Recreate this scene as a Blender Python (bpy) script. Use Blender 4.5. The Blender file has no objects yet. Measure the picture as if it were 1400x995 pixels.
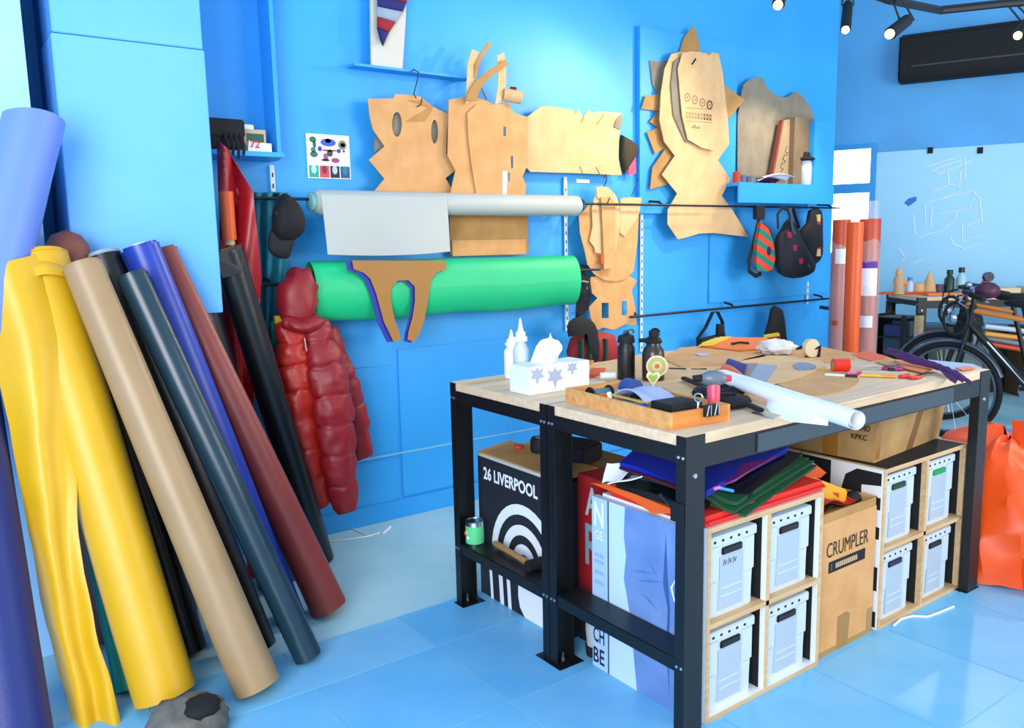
import bpy, bmesh, math, random
from mathutils import Vector, Matrix, noise
from mathutils.geometry import tessellate_polygon
random.seed(7)
SC = bpy.context.scene
COL = SC.collection
R = math.radians
# ------------------------------------------------------------------ camera
FPX, PITCH, ROLL, YAW, CH = 1108.4, R(8.317), R(-1.197), R(35.659), 1.42
FW = Vector((math.sin(YAW)*math.cos(PITCH), math.cos(YAW)*math.cos(PITCH), -math.sin(PITCH)))
_r = Vector((math.cos(YAW), -math.sin(YAW), 0)); _u = _r.cross(FW)
RT = _r*math.cos(ROLL)+_u*math.sin(ROLL); UP = -_r*math.sin(ROLL)+_u*math.cos(ROLL)
CAM = Vector((0, 0, CH))
cd = bpy.data.cameras.new('camera'); co = bpy.data.objects.new('camera', cd); COL.objects.link(co)
co.matrix_world = Matrix(((RT.x, UP.x, -FW.x, 0), (RT.y, UP.y, -FW.y, 0), (RT.z, UP.z, -FW.z, CH), (0, 0, 0, 1)))
cd.sensor_width = 36; cd.lens = 36*FPX/1400; cd.clip_start = .05
SC.camera = co
def P(x, y, X=None, Y=None, Z=None, D=None):
    """photo pixel (1400x995) -> point on the plane X=, Y= or Z= (or at forward depth D)"""
    d = FW+RT*((x-700)/FPX)-UP*((y-497.5)/FPX)
    t = X/d.x if X is not None else Y/d.y if Y is not None else (Z-CH)/d.z if Z is not None else D
    return CAM+d*t
# ------------------------------------------------------------------ world, lights, exposure
w = bpy.data.worlds.new('world'); SC.world = w; w.use_nodes = True
bg = w.node_tree.nodes['Background']; bg.inputs[0].default_value = (.86, .93, 1, 1); bg.inputs[1].default_value = .48
vs = SC.view_settings; vs.view_transform = 'Standard'; vs.look = 'None'; vs.gamma = 1; vs.use_curve_mapping = False; vs.exposure = .7
def area(name, loc, target, sx, sy, power, col):
    l = bpy.data.lights.new(name, 'AREA'); l.shape = 'RECTANGLE'; l.size = sx; l.size_y = sy; l.energy = power; l.color = col
    o = bpy.data.objects.new(name, l); COL.objects.link(o); o.location = loc
    o.rotation_euler = (Vector(target)-Vector(loc)).to_track_quat('-Z', 'Y').to_euler(); return o
area('shopfront_daylight', (-2.1, -.5, 1.8), (1.6, 2.9, .95), 3.0, 2.4, 190, (.95, .97, 1))
area('end_wall_fill', (5.6, -2.0, 2.0), (5.6, 3.0, 1.1), 3.2, 2.2, 110, (1, .97, .93))  # added fill light that brightens the end wall from an unseen side
# ------------------------------------------------------------------ materials
def lin(h):
    if isinstance(h, (tuple, list)): return (*h[:3], 1)
    c = [int(h[i:i+2], 16)/255 for i in (0, 2, 4)]
    return tuple(((x/12.92) if x <= .04045 else ((x+.055)/1.055)**2.4) for x in c)+(1,)
MATS = {}
def mat(name, col, rough=.6, kind='plain', metal=0, col2=None, scale=None, bump=.1, emit=0, trans=0, alpha=1, coat=0):
    if name in MATS: return MATS[name]
    m = bpy.data.materials.new(name); m.use_nodes = True; nt = m.node_tree; N = nt.nodes; L = nt.links
    b = N['Principled BSDF']; c = lin(col)
    b.inputs['Roughness'].default_value = rough; b.inputs['Metallic'].default_value = metal
    if coat: b.inputs['Coat Weight'].default_value = coat; b.inputs['Coat Roughness'].default_value = .12
    if trans: b.inputs['Transmission Weight'].default_value = trans
    if alpha < 1: b.inputs['Alpha'].default_value = alpha
    if emit:
        b.inputs['Emission Color'].default_value = c; b.inputs['Emission Strength'].default_value = emit
    c2 = lin(col2) if col2 else tuple(x*.86 for x in c[:3])+(1,)
    tc = N.new('ShaderNodeTexCoord'); mp = N.new('ShaderNodeMapping'); L.new(tc.outputs['Object'], mp.inputs[0])
    nz = N.new('ShaderNodeTexNoise'); nz.inputs['Detail'].default_value = 5
    L.new(mp.outputs[0], nz.inputs['Vector'])
    nz.inputs['Scale'].default_value = scale or {'plain': 6, 'wood': 5, 'kraft': 9, 'fabric': 8, 'vinyl': 5, 'paint': 1.6, 'tile': 5, 'concrete': 2.2}.get(kind, 6)
    rmp = N.new('ShaderNodeMix'); rmp.data_type = 'RGBA'; rmp.inputs[6].default_value = c; rmp.inputs[7].default_value = c2
    fac = nz.outputs[0]
    if kind == 'wood':
        mp.inputs['Scale'].default_value = (.7, 9, 9)
        cr = N.new('ShaderNodeMapRange'); cr.inputs[1].default_value = .35; cr.inputs[2].default_value = .68; L.new(fac, cr.inputs[0]); fac = cr.outputs[0]
    elif kind in ('tile', 'concrete', 'paint', 'kraft'):
        cr = N.new('ShaderNodeMapRange'); cr.inputs[1].default_value = .38; cr.inputs[2].default_value = .66; L.new(fac, cr.inputs[0]); fac = cr.outputs[0]
    if kind == 'tile':
        oi = N.new('ShaderNodeObjectInfo'); ad = N.new('ShaderNodeMath'); ad.operation = 'MULTIPLY_ADD'; ad.inputs[1].default_value = .5; ad.inputs[2].default_value = 0
        L.new(oi.outputs['Random'], ad.inputs[0]); a2 = N.new('ShaderNodeMath'); a2.operation = 'MULTIPLY_ADD'; a2.inputs[1].default_value = .35; a2.use_clamp = True
        L.new(fac, a2.inputs[0]); L.new(ad.outputs[0], a2.inputs[2]); fac = a2.outputs[0]
    L.new(fac, rmp.inputs[0]); L.new(rmp.outputs[2], b.inputs['Base Color'])
    if bump:
        n2 = N.new('ShaderNodeTexNoise'); L.new(mp.outputs[0], n2.inputs['Vector']); n2.inputs['Detail'].default_value = 3
        n2.inputs['Scale'].default_value = {'fabric': 160, 'vinyl': 14, 'kraft': 60, 'paint': 40}.get(kind, 50)
        bp = N.new('ShaderNodeBump'); bp.inputs['Strength'].default_value = bump; bp.inputs['Distance'].default_value = .01 if kind != 'fabric' else .004
        L.new(n2.outputs[0], bp.inputs['Height']); L.new(bp.outputs[0], b.inputs['Normal'])
    MATS[name] = m; return m
M_WALL = mat('blue_wall_paint', (.032, .365, .82), .5, 'paint', col2=(.024, .33, .80), bump=.04)
M_PANEL = mat('daylit_board_blue', (.17, .50, .93), .4, 'paint', col2=(.12, .45, .92), bump=.03)  # wall blue made paler: daylight on the pillar boards put into the colour
M_PALE = mat('daylit_far_panel_blue', (.40, .70, .95), .4, 'paint', col2=(.33, .64, .95), bump=.03)  # paler still: strong daylight on the far left panel put into the colour
M_ENDW = mat('end_wall_paint', (.10, .45, .88), .5, 'paint', bump=.03)
M_CEIL = mat('ceiling_paint', 'c9e2f2', .8, 'paint')
M_TILE = mat('blue_vinyl_tile', (.23, .56, .80), .38, 'tile', col2=(.11, .44, .76), bump=.05)
M_CONC = mat('pale_concrete', (.42, .66, .72), .55, 'concrete', col2=(.30, .56, .66), bump=.06)
M_KRAFT = mat('kraft_card', 'd6a066', .75, 'kraft', col2='ca9258', bump=.03)
M_KRAFT2 = mat('kraft_card_pale', 'e0b684', .75, 'kraft', col2='d6a974', bump=.03)
M_KRAFT3 = mat('kraft_card_dark', 'b98a4e', .75, 'kraft', col2='a87a42', bump=.03)
M_GREYC = mat('greyboard', '8d8371', .8, 'kraft', col2='7d7463', bump=.03)
M_BLACK = mat('black_powder_coat', '0b1013', .45, 'plain', col2='080b0d', bump=.02)
M_BLACKM = mat('black_matt', '0b0c0e', .75, 'plain', bump=.05)
M_BLACKF = mat('black_fabric', '08090b', .8, 'fabric', bump=.25)
M_BENCH = mat('bench_wood', 'e9cba6', .5, 'wood', col2='d9b48a', bump=.02)
M_PINE = mat('pine_wood', 'e2a865', .55, 'wood', col2='cf8c48', bump=.03)
M_PLY = mat('ply_edge', 'd9b587', .6, 'wood', col2='c59f6e', bump=.03)
M_WHITE = mat('white_paint', 'eef0f0', .5, 'plain', col2='e2e6e8', bump=.02)
M_PAPER = mat('white_paper', 'f4f5f7', .7, 'plain', col2='ecedf2', bump=.03)
M_PLAST = mat('pale_translucent_plastic', 'ccd6df', .35, 'plain', col2='c0ccd6', bump=.02)
M_PLAST2 = mat('shaded_plastic_recess', 'b0bfcd', .4, 'plain', bump=.02)  # crate plastic made darker, shade of the recess put into its colour
M_STEEL = mat('bright_steel', 'c8ccd0', .3, 'plain', metal=1, bump=.02)
M_GREYM = mat('grey_metal', '5f6a74', .4, 'plain', metal=.4, bump=.02)
M_WHITEM = mat('white_bracket', 'cfe2f0', .5, bump=.01)
def cmat(hexc, rough=.6, kind='plain', **k): return mat('%s_%s_%d' % (kind, hexc, int(rough*100)), hexc, rough, kind, **k)
# ------------------------------------------------------------------ mesh helpers
class MB:
    def __init__(s): s.v = []; s.f = []
    def add(s, vs, fs):
        o = len(s.v); s.v += [Vector(p) for p in vs]; s.f += [tuple(i+o for i in f) for f in fs]; return s
    def hexa(s, p):
        return s.add(p, [(0, 3, 2, 1), (4, 5, 6, 7), (0, 1, 5, 4), (1, 2, 6, 5), (2, 3, 7, 6), (3, 0, 4, 7)])
    def box(s, x0, x1, y0, y1, z0, z1):
        return s.hexa([(x0, y0, z0), (x1, y0, z0), (x1, y1, z0), (x0, y1, z0), (x0, y0, z1), (x1, y0, z1), (x1, y1, z1), (x0, y1, z1)])
    def rbox(s, c, sx, sy, sz, rz=0, m=None):
        """box with its base centre at c, turned by rz"""
        q = m or Matrix.Rotation(rz, 3, 'Z')
        return s.hexa([Vector(c)+q@Vector((a*sx/2, b*sy/2, h*sz)) for h in (0, 1) for a, b in ((-1, -1), (1, -1), (1, 1), (-1, 1))])
    def prism(s, front, off, holes=()):
        """flat outline (3-D points) pushed along off, with holes"""
        loops = [[Vector(p) for p in front]]+[[Vector(p) for p in h] for h in holes]
        flat = [p for l in loops for p in l]; n = len(flat); off = Vector(off)
        tris = tessellate_polygon(loops); fs = [tuple(t) for t in tris]+[(t[2]+n, t[1]+n, t[0]+n) for t in tris]
        o = 0
        for l in loops:
            k = len(l); fs += [(o+i, o+(i+1) % k, o+(i+1) % k+n, o+i+n) for i in range(k)]; o += k
        return s.add(flat+[p+off for p in flat], fs)
    def tube(s, path, r, n=10, cap=True, sq=1, closed=False):
        path = [Vector(p) for p in path]; k = len(path); rs = r if isinstance(r, (list, tuple)) else [r]*k
        vs = []; prev = None
        for i, p in enumerate(path):
            t = (path[(i+1) % k]-path[i-1]) if closed else (path[min(i+1, k-1)]-path[max(i-1, 0)]); t.normalize()
            a = prev-t*prev.dot(t) if prev is not None else t.cross(Vector((0, 0, 1)) if abs(t.z) < .9 else Vector((0, 1, 0)))
            if a.length < 1e-6: a = t.orthogonal()
            a.normalize(); prev = a; b = t.cross(a)
            vs += [p+(a*math.cos(2*math.pi*j/n)+b*math.sin(2*math.pi*j/n)*sq)*rs[i] for j in range(n)]
        m = k if closed else k-1
        fs = [(i*n+j, i*n+(j+1) % n, ((i+1) % k)*n+(j+1) % n, ((i+1) % k)*n+j) for i in range(m) for j in range(n)]
        if cap and not closed: fs += [tuple(range(n-1, -1, -1)), tuple(range((k-1)*n, k*n))]
        return s.add(vs, fs)
    def lathe(s, base, prof, n=20, axis=(0, 0, 1), sy=1):
        ax = Vector(axis).normalized(); a = ax.orthogonal().normalized() if abs(ax.z) < .999 else Vector((1, 0, 0)); b = ax.cross(a); base = Vector(base)
        vs = [base+ax*z+(a*math.cos(2*math.pi*j/n)+b*math.sin(2*math.pi*j/n)*sy)*max(r, 1e-5) for r, z in prof for j in range(n)]
        k = len(prof); fs = [(i*n+j, i*n+(j+1) % n, (i+1)*n+(j+1) % n, (i+1)*n+j) for i in range(k-1) for j in range(n)]
        fs += [tuple(range(n-1, -1, -1)), tuple(range((k-1)*n, k*n))]
        return s.add(vs, fs)
    def ell(s, c, rx, ry, rz, nu=14, nv=9, rot=None, jit=0):
        q = rot or Matrix.Identity(3); c = Vector(c); vs = []
        for i in range(nv+1):
            th = math.pi*i/nv
            for j in range(nu):
                ph = 2*math.pi*j/nu; d = Vector((math.sin(th)*math.cos(ph), math.sin(th)*math.sin(ph), math.cos(th)))
                k = 1+(jit*noise.noise(d*2.3+c*5) if jit else 0)
                vs.append(c+q@Vector((d.x*rx*k, d.y*ry*k, d.z*rz*k)))
        fs = [(i*nu+j, (i+1)*nu+j, (i+1)*nu+(j+1) % nu, i*nu+(j+1) % nu) for i in range(nv) for j in range(nu)]
        return s.add(vs, fs)
    def grid(s, fn, nu, nv, thick=0):
        """surface fn(u,v); with thick a closed slab pushed along the local normal"""
        pts = [[Vector(fn(i/nu, j/nv)) for j in range(nv+1)] for i in range(nu+1)]
        vs = [p for row in pts for p in row]; w = nv+1
        fs = [(i*w+j, (i+1)*w+j, (i+1)*w+j+1, i*w+j+1) for i in range(nu) for j in range(nv)]
        if thick:
            o = len(vs); bk = []
            for i in range(nu+1):
                for j in range(w):
                    du = pts[min(i+1, nu)][j]-pts[max(i-1, 0)][j]; dv = pts[i][min(j+1, nv)]-pts[i][max(j-1, 0)]
                    nn = du.cross(dv); nn = nn.normalized() if nn.length > 1e-9 else Vector((0, 0, 1)); bk.append(pts[i][j]-nn*thick)
            fs += [tuple(k+o for k in reversed(f)) for f in fs]; vs += bk
            rim = [i*w for i in range(nu+1)]+[nu*w+j for j in range(1, w)]+[i*w+nv for i in range(nu-1, -1, -1)]+[j for j in range(nv-1, 0, -1)]
            k = len(rim); fs += [(rim[a], rim[(a+1) % k], rim[(a+1) % k]+o, rim[a]+o) for a in range(k)]
        return s.add(vs, fs)
    def puff(s, outline, depth, nrm, rings=4):
        """cushion: outline bulging by depth along nrm, flat-ish back"""
        o = [Vector(p) for p in outline]; n = len(o); c = sum(o, Vector())/n; nrm = Vector(nrm).normalized()
        vs = []; sc = [(.96, 0), (1, .3)]+[(math.cos(math.pi/2*k/rings), .3+.7*math.sin(math.pi/2*k/rings)) for k in range(1, rings)]
        for k, h in sc: vs += [c+(p-c)*k+nrm*depth*h for p in o]
        vs += [c+nrm*depth, c]; m = len(sc)
        fs = [(i*n+j, i*n+(j+1) % n, (i+1)*n+(j+1) % n, (i+1)*n+j) for i in range(m-1) for j in range(n)]
        fs += [((m-1)*n+j, (m-1)*n+(j+1) % n, m*n) for j in range(n)]+[((j+1) % n, j, m*n+1) for j in range(n)]
        return s.add(vs, fs)
def mk(name, mb, m, parent=None, org=None, smooth=None, bevel=0, local=False, jit=0):
    """one mesh object; under a parent the points are world points (or the parent's own when local)"""
    vs = mb.v
    if jit: vs = [p+noise.noise_vector(p*9)*jit for p in vs]
    if parent is not None: o0 = Vector((0, 0, 0)) if local else ORG[parent.name]
    elif org is not None: o0 = Vector(org)
    else:
        xs = [p.x for p in vs]; ys = [p.y for p in vs]; zs = [p.z for p in vs]
        o0 = Vector(((min(xs)+max(xs))/2, (min(ys)+max(ys))/2, min(zs)))
    me = bpy.data.meshes.new(name); me.from_pydata([p-o0 for p in vs], [], mb.f)
    bm = bmesh.new(); bm.from_mesh(me); bmesh.ops.recalc_face_normals(bm, faces=bm.faces)
    if bevel: bmesh.ops.bevel(bm, geom=[e for e in bm.edges if len(e.link_faces) == 2 and e.calc_face_angle(0) > .6], offset=bevel, segments=2, affect='EDGES', clamp_overlap=True)
    bm.to_mesh(me); bm.free()
    if smooth is not None:
        me.polygons.foreach_set('use_smooth', [True]*len(me.polygons)); me.set_sharp_from_angle(angle=R(smooth))
    me.materials.append(m); o = bpy.data.objects.new(name, me); COL.objects.link(o)
    if parent is not None: o.parent = parent
    else: o.location = o0
    ORG[o.name] = o0
    return o
ORG = {}
def tag(o, label, cat, group=None):
    o['label'] = label; o['category'] = cat
    if group: o['group'] = group
    return o
def thing(name, label, cat, loc, group=None):
    o = bpy.data.objects.new(name, None); COL.objects.link(o); o.location = loc; o.empty_display_size = .05
    ORG[o.name] = Vector(loc); return tag(o, label, cat, group)
def one(name, mb, m, label, cat, group=None, **k): return tag(mk(name, mb, m, **k), label, cat, group)
def struct(name, mb, m, **k): o = mk(name, mb, m, **k); o['kind'] = 'structure'; return o
def copy_tree(o, parent=None):
    c = o.copy(); COL.objects.link(c); c.parent = parent; ORG[c.name] = ORG.get(o.name, Vector())
    for ch in list(o.children): copy_tree(ch, c)
    return c
def text_mb(txt, o, u, v, width=None, height=None, depth=.001, nrm=None, bold=.018):
    """lettering on the plane o + u,v; width/height fit the written line"""
    cu = bpy.data.curves.new('t', 'FONT'); cu.body = txt; cu.resolution_u = 3; cu.offset = bold
    ob = bpy.data.objects.new('t', cu); me = ob.to_mesh()
    xs = [p.co.x for p in me.vertices]; ys = [p.co.y for p in me.vertices]; mb = MB()
    x0, x1, y0, y1 = min(xs), max(xs), min(ys), max(ys); ky = (height or .1)/(y1-y0); kx = width/(x1-x0) if width else ky
    o, u, v = Vector(o), Vector(u).normalized(), Vector(v).normalized(); n = Vector(nrm) if nrm else u.cross(v)
    mb.add([o+u*((p.co.x-x0)*kx)+v*((p.co.y-y0)*ky)+n*depth for p in me.vertices], [tuple(f.vertices) for f in me.polygons])
    ob.to_mesh_clear(); bpy.data.objects.remove(ob); bpy.data.curves.remove(cu); return mb
def Z_(scale, ox, oy):            # zoomed-crop coordinates -> photo pixels
    return lambda pts: [(ox+x/scale, oy+y/scale) for x, y in pts]
def wallpoly(pts, Y, tilt=0): return [P(x, y, Y=Y) for x, y in pts]
def card(mb, pts, Y, th=.004, holes=()): return mb.prism(wallpoly(pts, Y), (0, th, 0), [wallpoly(h, Y) for h in holes])
def oval(cx, cy, rx, ry, n=14): return [(cx+rx*math.cos(2*math.pi*i/n), cy+ry*math.sin(2*math.pi*i/n)) for i in range(n)]
def smoothpts(pts, n=3):
    """Catmull-Rom through a closed outline of tuples or Vectors"""
    q = [Vector(p) for p in pts]; k = len(q); out = []
    for i in range(k):
        a, b, c, d = q[i-1], q[i], q[(i+1) % k], q[(i+2) % k]
        for j in range(n):
            t = j/n; out.append(.5*((2*b)+(c-a)*t+(2*a-5*b+4*c-d)*t*t+(3*b-a-3*c+d)*t**3))
    return out
# @@SETTING
# ================================================================== SETTING
WY = 3.74
fl = struct('floor', MB().box(-2.6, 12.5, -3, 8, -.06, 0), M_CONC, org=(3, 2, -.06))
tp = .457
TIL = {}
for i in range(-4, 12):
    for j in range(-5, 4):
        x0 = .896+i*tp; y0 = 1.02+j*tp; y1 = min(y0+tp, 2.69)
        key = round(y1-y0, 3)
        if key not in TIL:
            t = mk('tile', MB().box(-tp/2+.0028, tp/2-.0028, .0028, y1-y0-.0028, 0, .003), M_TILE, fl, local=True); TIL[key] = t
        else:
            t = TIL[key].copy(); COL.objects.link(t); t.parent = fl
        t.location = Vector((x0+tp/2, y0, 0))-ORG[fl.name]
wb = struct('wall_back', MB().box(-2.6, 5.78, WY, WY+.16, 0, 4.2), M_WALL, org=(2, WY, 0))
# raised boards fixed to the wall
mk('panel', MB().box(1.95, 5.76, WY-.008, WY, .11, .90), M_WALL, wb, bevel=.002)
a = P(874, 35, Y=3.71); b = P(1008, 62, Y=3.71)
mk('panel', MB().box(a.x, b.x, 3.705, WY, 1.60, a.z), M_WALL, wb, bevel=.003)
mk('panel', MB().box(4.35, 5.74, WY-.012, WY, 1.0, 1.56), M_WALL, wb, bevel=.002)
a = P(440, 470, Y=WY)
mk('panel', MB().box(a.x-.1, P(538, 500, Y=WY).x, WY-.006, WY, P(520, 500, Y=WY).z, 1.10), M_WALL, wb, bevel=.002)
mk('panel', MB().box(a.x-.1, P(505, 500, Y=WY).x, WY-.004, WY, P(505, 524, Y=WY).z, P(505, 500, Y=WY).z), M_WALL, wb)
bb = struct('baseboard_back', MB().box(1.0, 5.76, WY-.014, WY-.0005, 0, .10), M_WALL, bevel=.003)
tr = struct('trim_1', MB().box(1.5, 5.76, WY-.010, WY-.0085, .345, .355), cmat('7fbfe0', .6))
# boxed pillar at the left: two boards with a seam, open underneath
pl = struct('wall_left', MB().box(.445, .915, 3.222, WY, 1.19, 4.2), M_WALL, org=(.68, 3.4, 1.19))
mk('panel', MB().box(.425, .925, 3.2, 3.46, 1.187, 2.157), M_PANEL, pl, bevel=.003)
mk('panel', MB().box(.43, .922, 3.206, 3.46, 2.162, 4.2), M_PANEL, pl, bevel=.003)
struct('wall_far_left', MB().box(-2.6, .345, 3.2, 3.7, 0, 4.2), M_PALE)
struct('wall_side', MB().box(-2.75, -2.6, -.2, 4, 0, 4.2), M_WALL)
struct('ceiling', MB().box(-2.75, 13, -2.4, 8, 4.2, 4.3), M_CEIL)
# far end wall, not square to the long wall
ED = Vector((.4226, -.9063, 0)); EN = Vector((-.9063, -.4226, 0)); E0 = Vector((8.35, 4.6, 0))
def PE(x, y, off=0):
    d = FW+RT*((x-700)/FPX)-UP*((y-497.5)/FPX); o = E0+EN*off
    return CAM+d*((o-CAM).dot(EN)/d.dot(EN))
def ebox(mb, s0, s1, d0, d1, z0, z1):
    q = lambda s, d, z: E0+ED*s+EN*d+Vector((0, 0, z))
    return mb.hexa([q(s0, d0, z0), q(s1, d0, z0), q(s1, d1, z0), q(s0, d1, z0), q(s0, d0, z1), q(s1, d0, z1), q(s1, d1, z1), q(s0, d1, z1)])
def es(x, y, off=0): p = PE(x, y, off)-E0; return p.dot(ED), p.z
struct('wall_end', ebox(MB(), -3.5, 7.5, -.15, 0, 0, 4.2), M_ENDW)
s0, zt = es(1120, 208); s1, _ = es(1191, 210); _, zb = es(1165, 345); _, zm = es(1160, 258)
wn = struct('window_1', ebox(MB(), s0-.05, s1+.05, .002, .03, zb-.05, zb), M_ENDW)
for a_, b_, c_, d_ in ((s0-.05, s1+.05, zt, zt+.05), (s0, s1, zm-.05, zm+.05), (s1, s1+.06, zb, zt), (s0-.05, s0, zb, zt)):
    mk('window_frame', ebox(MB(), a_, b_, .002, .035, c_, d_), M_WALL, wn)
M_SKY = mat('daylit_pane', 'ffffff', .2, emit=2.2, bump=0)
mk('pane', ebox(MB(), s0, s1, .004, .012, zm+.05, zt), M_SKY, wn); mk('pane', ebox(MB(), s0, s1, .004, .012, zb, zm-.05), M_SKY, wn)
# ================================================================== cable in the recess beside the pillar
one('cable', MB().tube([(.37+.006*math.sin(z*3), 3.69, z) for z in [1.2+.1*k for k in range(20)]], .009, 8), M_WALL, 'blue painted cable running down the narrow recess beside the pillar', 'cable', smooth=60)
# ================================================================== shelf standards, rails
GS = 'slotted shelf standards on the blue wall'
def standard(px, y0, y1, lab):
    p = P(px, (y0+y1)/2, Y=WY-.01); z1 = P(px, y0, Y=WY-.01).z; z0 = P(px, y1, Y=WY-.01).z
    t = thing('shelf_standard', lab, 'bracket', (p.x, WY-.013, z0), GS)
    mk('strip', MB().box(p.x-.011, p.x+.011, WY-.019, WY-.013, z0, z1), M_WHITEM, t)
    n = int((z1-z0)/.05)
    for k in range(n):
        if k == 0: sl = mk('slot', MB().box(p.x-.003, p.x+.003, WY-.0205, WY-.0188, z0+.015, z0+.035), M_BLACKM, t)
        else: c = sl.copy(); COL.objects.link(c); c.parent = t; c.location.z += .05*k
standard(372, 226, 262, 'short slotted metal strip on blue wall above the teal cloth')
standard(773, 242, 452, 'slotted metal strip on blue wall beside the green roll end')
standard(876, 262, 480, 'slotted metal strip on blue wall right of the skull pattern')
standard(1105, 256, 284, 'short slotted metal strip on blue wall under the shelf')
standard(1103, 385, 415, 'short slotted metal strip on blue wall above the lower rail')
def rail(x0, x1, y, z, r, lab, brs):
    t = thing('hanging_rail', lab, 'rail', ((x0+x1)/2, y, z))
    mk('rod', MB().tube([(x0, y, z), (x1, y, z)], r, 10), M_BLACK, t, smooth=60)
    for bx in brs: mk('bracket', MB().tube([(bx, WY-.02, z+.03), (bx, y+.02, z+.02), (bx, y, z)], .008, 6), M_BLACK, t)
rail(1.20, 5.66, 3.60, 1.648, .007, 'long thin black hanging rail carrying the grey roll and bags', (1.32, 3.12, 3.75, 5.55))
rail(1.15, 3.22, 3.58, 1.27, .007, 'black rail running through the green fabric roll', (1.25, 3.14))
rail(3.52, 5.62, 3.64, .966, .008, 'low black rail on blue wall behind the workbench', (3.58, 4.5, 5.55))
a = P(482, 90, Y=3.68); b = P(640, 106, Y=3.68)
one('display_ledge', MB().box(a.x, b.x, 3.66, WY-.003, b.z-.012, b.z), M_WALL, 'narrow blue ledge high on wall under the striped sock board', 'ledge')
# ================================================================== left storage box shelf with bag and cards
a = P(380, 0, Y=3.62); b = P(381, 212, Y=3.62)
t = thing('wall_cabinet', 'open blue storage shelf high on wall beside the pillar', 'shelf', (1.15, 3.5, b.z-.02))
mk('side_panel', MB().box(b.x-.012, b.x+.006, 3.60, WY-.002, b.z-.02, 3.19), M_WALL, t)
mk('shelf_board', MB().box(.93, b.x-.012, 3.52, WY-.002, b.z-.02, b.z), M_WALL, t)
zs = b.z
p0 = P(303, 214, Y=3.56); p1 = P(330, 166, Y=3.56)
t = thing('camera_bag', 'black bag with dangling straps on the high shelf', 'bag', (p0.x, 3.58, zs))
mk('body', MB().box(p0.x-.06, p1.x, 3.54, 3.66, zs, p1.z), M_BLACKF, t, bevel=.015)
mk('flap', MB().box(p0.x-.06, p1.x+.004, 3.53, 3.55, p1.z-.07, p1.z+.004), M_BLACKM, t, bevel=.006)
for k in range(4):
    x = p1.x-.02-k*.022
    mk('strap', MB().tube([(x, 3.53, p1.z-.05), (x+.012, 3.518, zs+.02), (x+.004, 3.512, zs-.02-.015*(k % 2))], .006, 6, sq=.4), M_BLACKF, t)
p1 = P(332, 172, Y=3.60); p2 = P(366, 172, Y=3.60)
t = thing('card_rack', 'dark picture card with cream border standing on the high shelf', 'card', (p2.x, 3.61, zs))
q0 = P(333, 176, Y=3.61); q1 = P(364, 196, Y=3.61)
mk('card_sheet', MB().box(q0.x, q1.x, 3.61, 3.615, zs, q0.z), cmat('cbb88f', .6), t)
mk('picture', MB().box(q0.x+.012, q1.x-.01, 3.608, 3.611, zs+.05, q0.z-.018), cmat('1f5a46', .5), t)
q0 = P(349, 195, Y=3.59); q1 = P(372, 211, Y=3.59)
one('white_card', MB().box(q0.x, q1.x, 3.59, 3.594, zs, q0.z), M_PAPER, 'small blank white card at the end of the high shelf', 'card')
q0 = P(337, 191, Y=3.58); q1 = P(351, 211, Y=3.58)
t = thing('price_card', 'tilted white card with red figures on the high shelf', 'card', (q0.x, 3.58, zs))
mk('card_sheet', MB().prism([(q0.x, 3.575, zs), (q1.x-.006, 3.575, zs), (q1.x+.01, 3.585, q0.z-.012), (q0.x+.012, 3.585, q0.z)], (0, .003, 0)), M_PAPER, t)
mk('lettering', text_mb('72', (q0.x+.012, 3.574, zs+.02), (1, 0, 0), (.1, .12, 1), height=.032), cmat('c8283c', .6), t)
p1 = P(331, 170, Y=3.63); p2 = P(346, 176, Y=3.63)
one('paper_stack', MB().box(p1.x, p2.x, 3.62, 3.7, zs, p1.z), M_PAPER, 'white paper bundle standing behind the dark picture card', 'paper', bevel=.003)
# ================================================================== poster
q = wallpoly([(418, 182), (477, 186), (478, 245), (420, 243)], WY-.006)
x0, x1 = q[0].x, q[1].x; z1, z0 = q[0].z, q[2].z; W_, H_ = x1-x0, z1-z0
t = thing('poster', 'small white poster with colourful cartoon-like shapes on blue wall', 'poster', ((x0+x1)/2, WY-.003, z0))
mk('sheet', MB().box(x0, x1, WY-.006, WY-.002, z0, z1), M_PAPER, t)
def pblob(u, v, ru, rv, c, nm='print'):
    mk(nm, MB().prism([(x0+W_*(u+ru*math.cos(k*.5236)), WY-.0068, z0+H_*(1-v+rv*math.sin(k*.5236))) for k in range(12)], (0, .0006, 0)), cmat(c, .5), t)
for u, v, ru, rv, c in ((.15, .13, .08, .07, '1d6b52'), (.18, .24, .04, .08, '1d6b52'), (.15, .36, .06, .06, '24806a'), (.16, .46, .09, .07, '1d6b52'),
        (.5, .18, .18, .09, '2255c8'), (.5, .14, .07, .05, '6a3fb0'), (.3, .33, .05, .06, '2130b8'), (.74, .36, .05, .05, '2130b8'), (.52, .36, .18, .025, '9c1f6a'), (.53, .42, .07, .08, '143c34'),
        (.43, .5, .06, .08, '9c4f8a'), (.42, .58, .1, .03, '0b0c0e'), (.65, .58, .1, .06, 'a0407a'), (.83, .22, .1, .11, '8a8a50'), (.84, .22, .06, .05, 'd86a50'), (.86, .36, .03, .03, '8c1450')):
    pblob(u, v, ru, rv, c)
for k, c in enumerate(('1fa08c', 'e0403c', '101830', '10508a')):
    mk('print', MB().box(x0+W_*(.03+.243*k), x0+W_*(.25+.243*k), WY-.0066, WY-.0059, z0+H_*.02, z0+H_*.29), cmat(c, .5), t)
    pblob(.14+.243*k, .80, .06, .1, ('b8e4e0', '7a1c50', 'c4ccdc', '18808a')[k])
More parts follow.
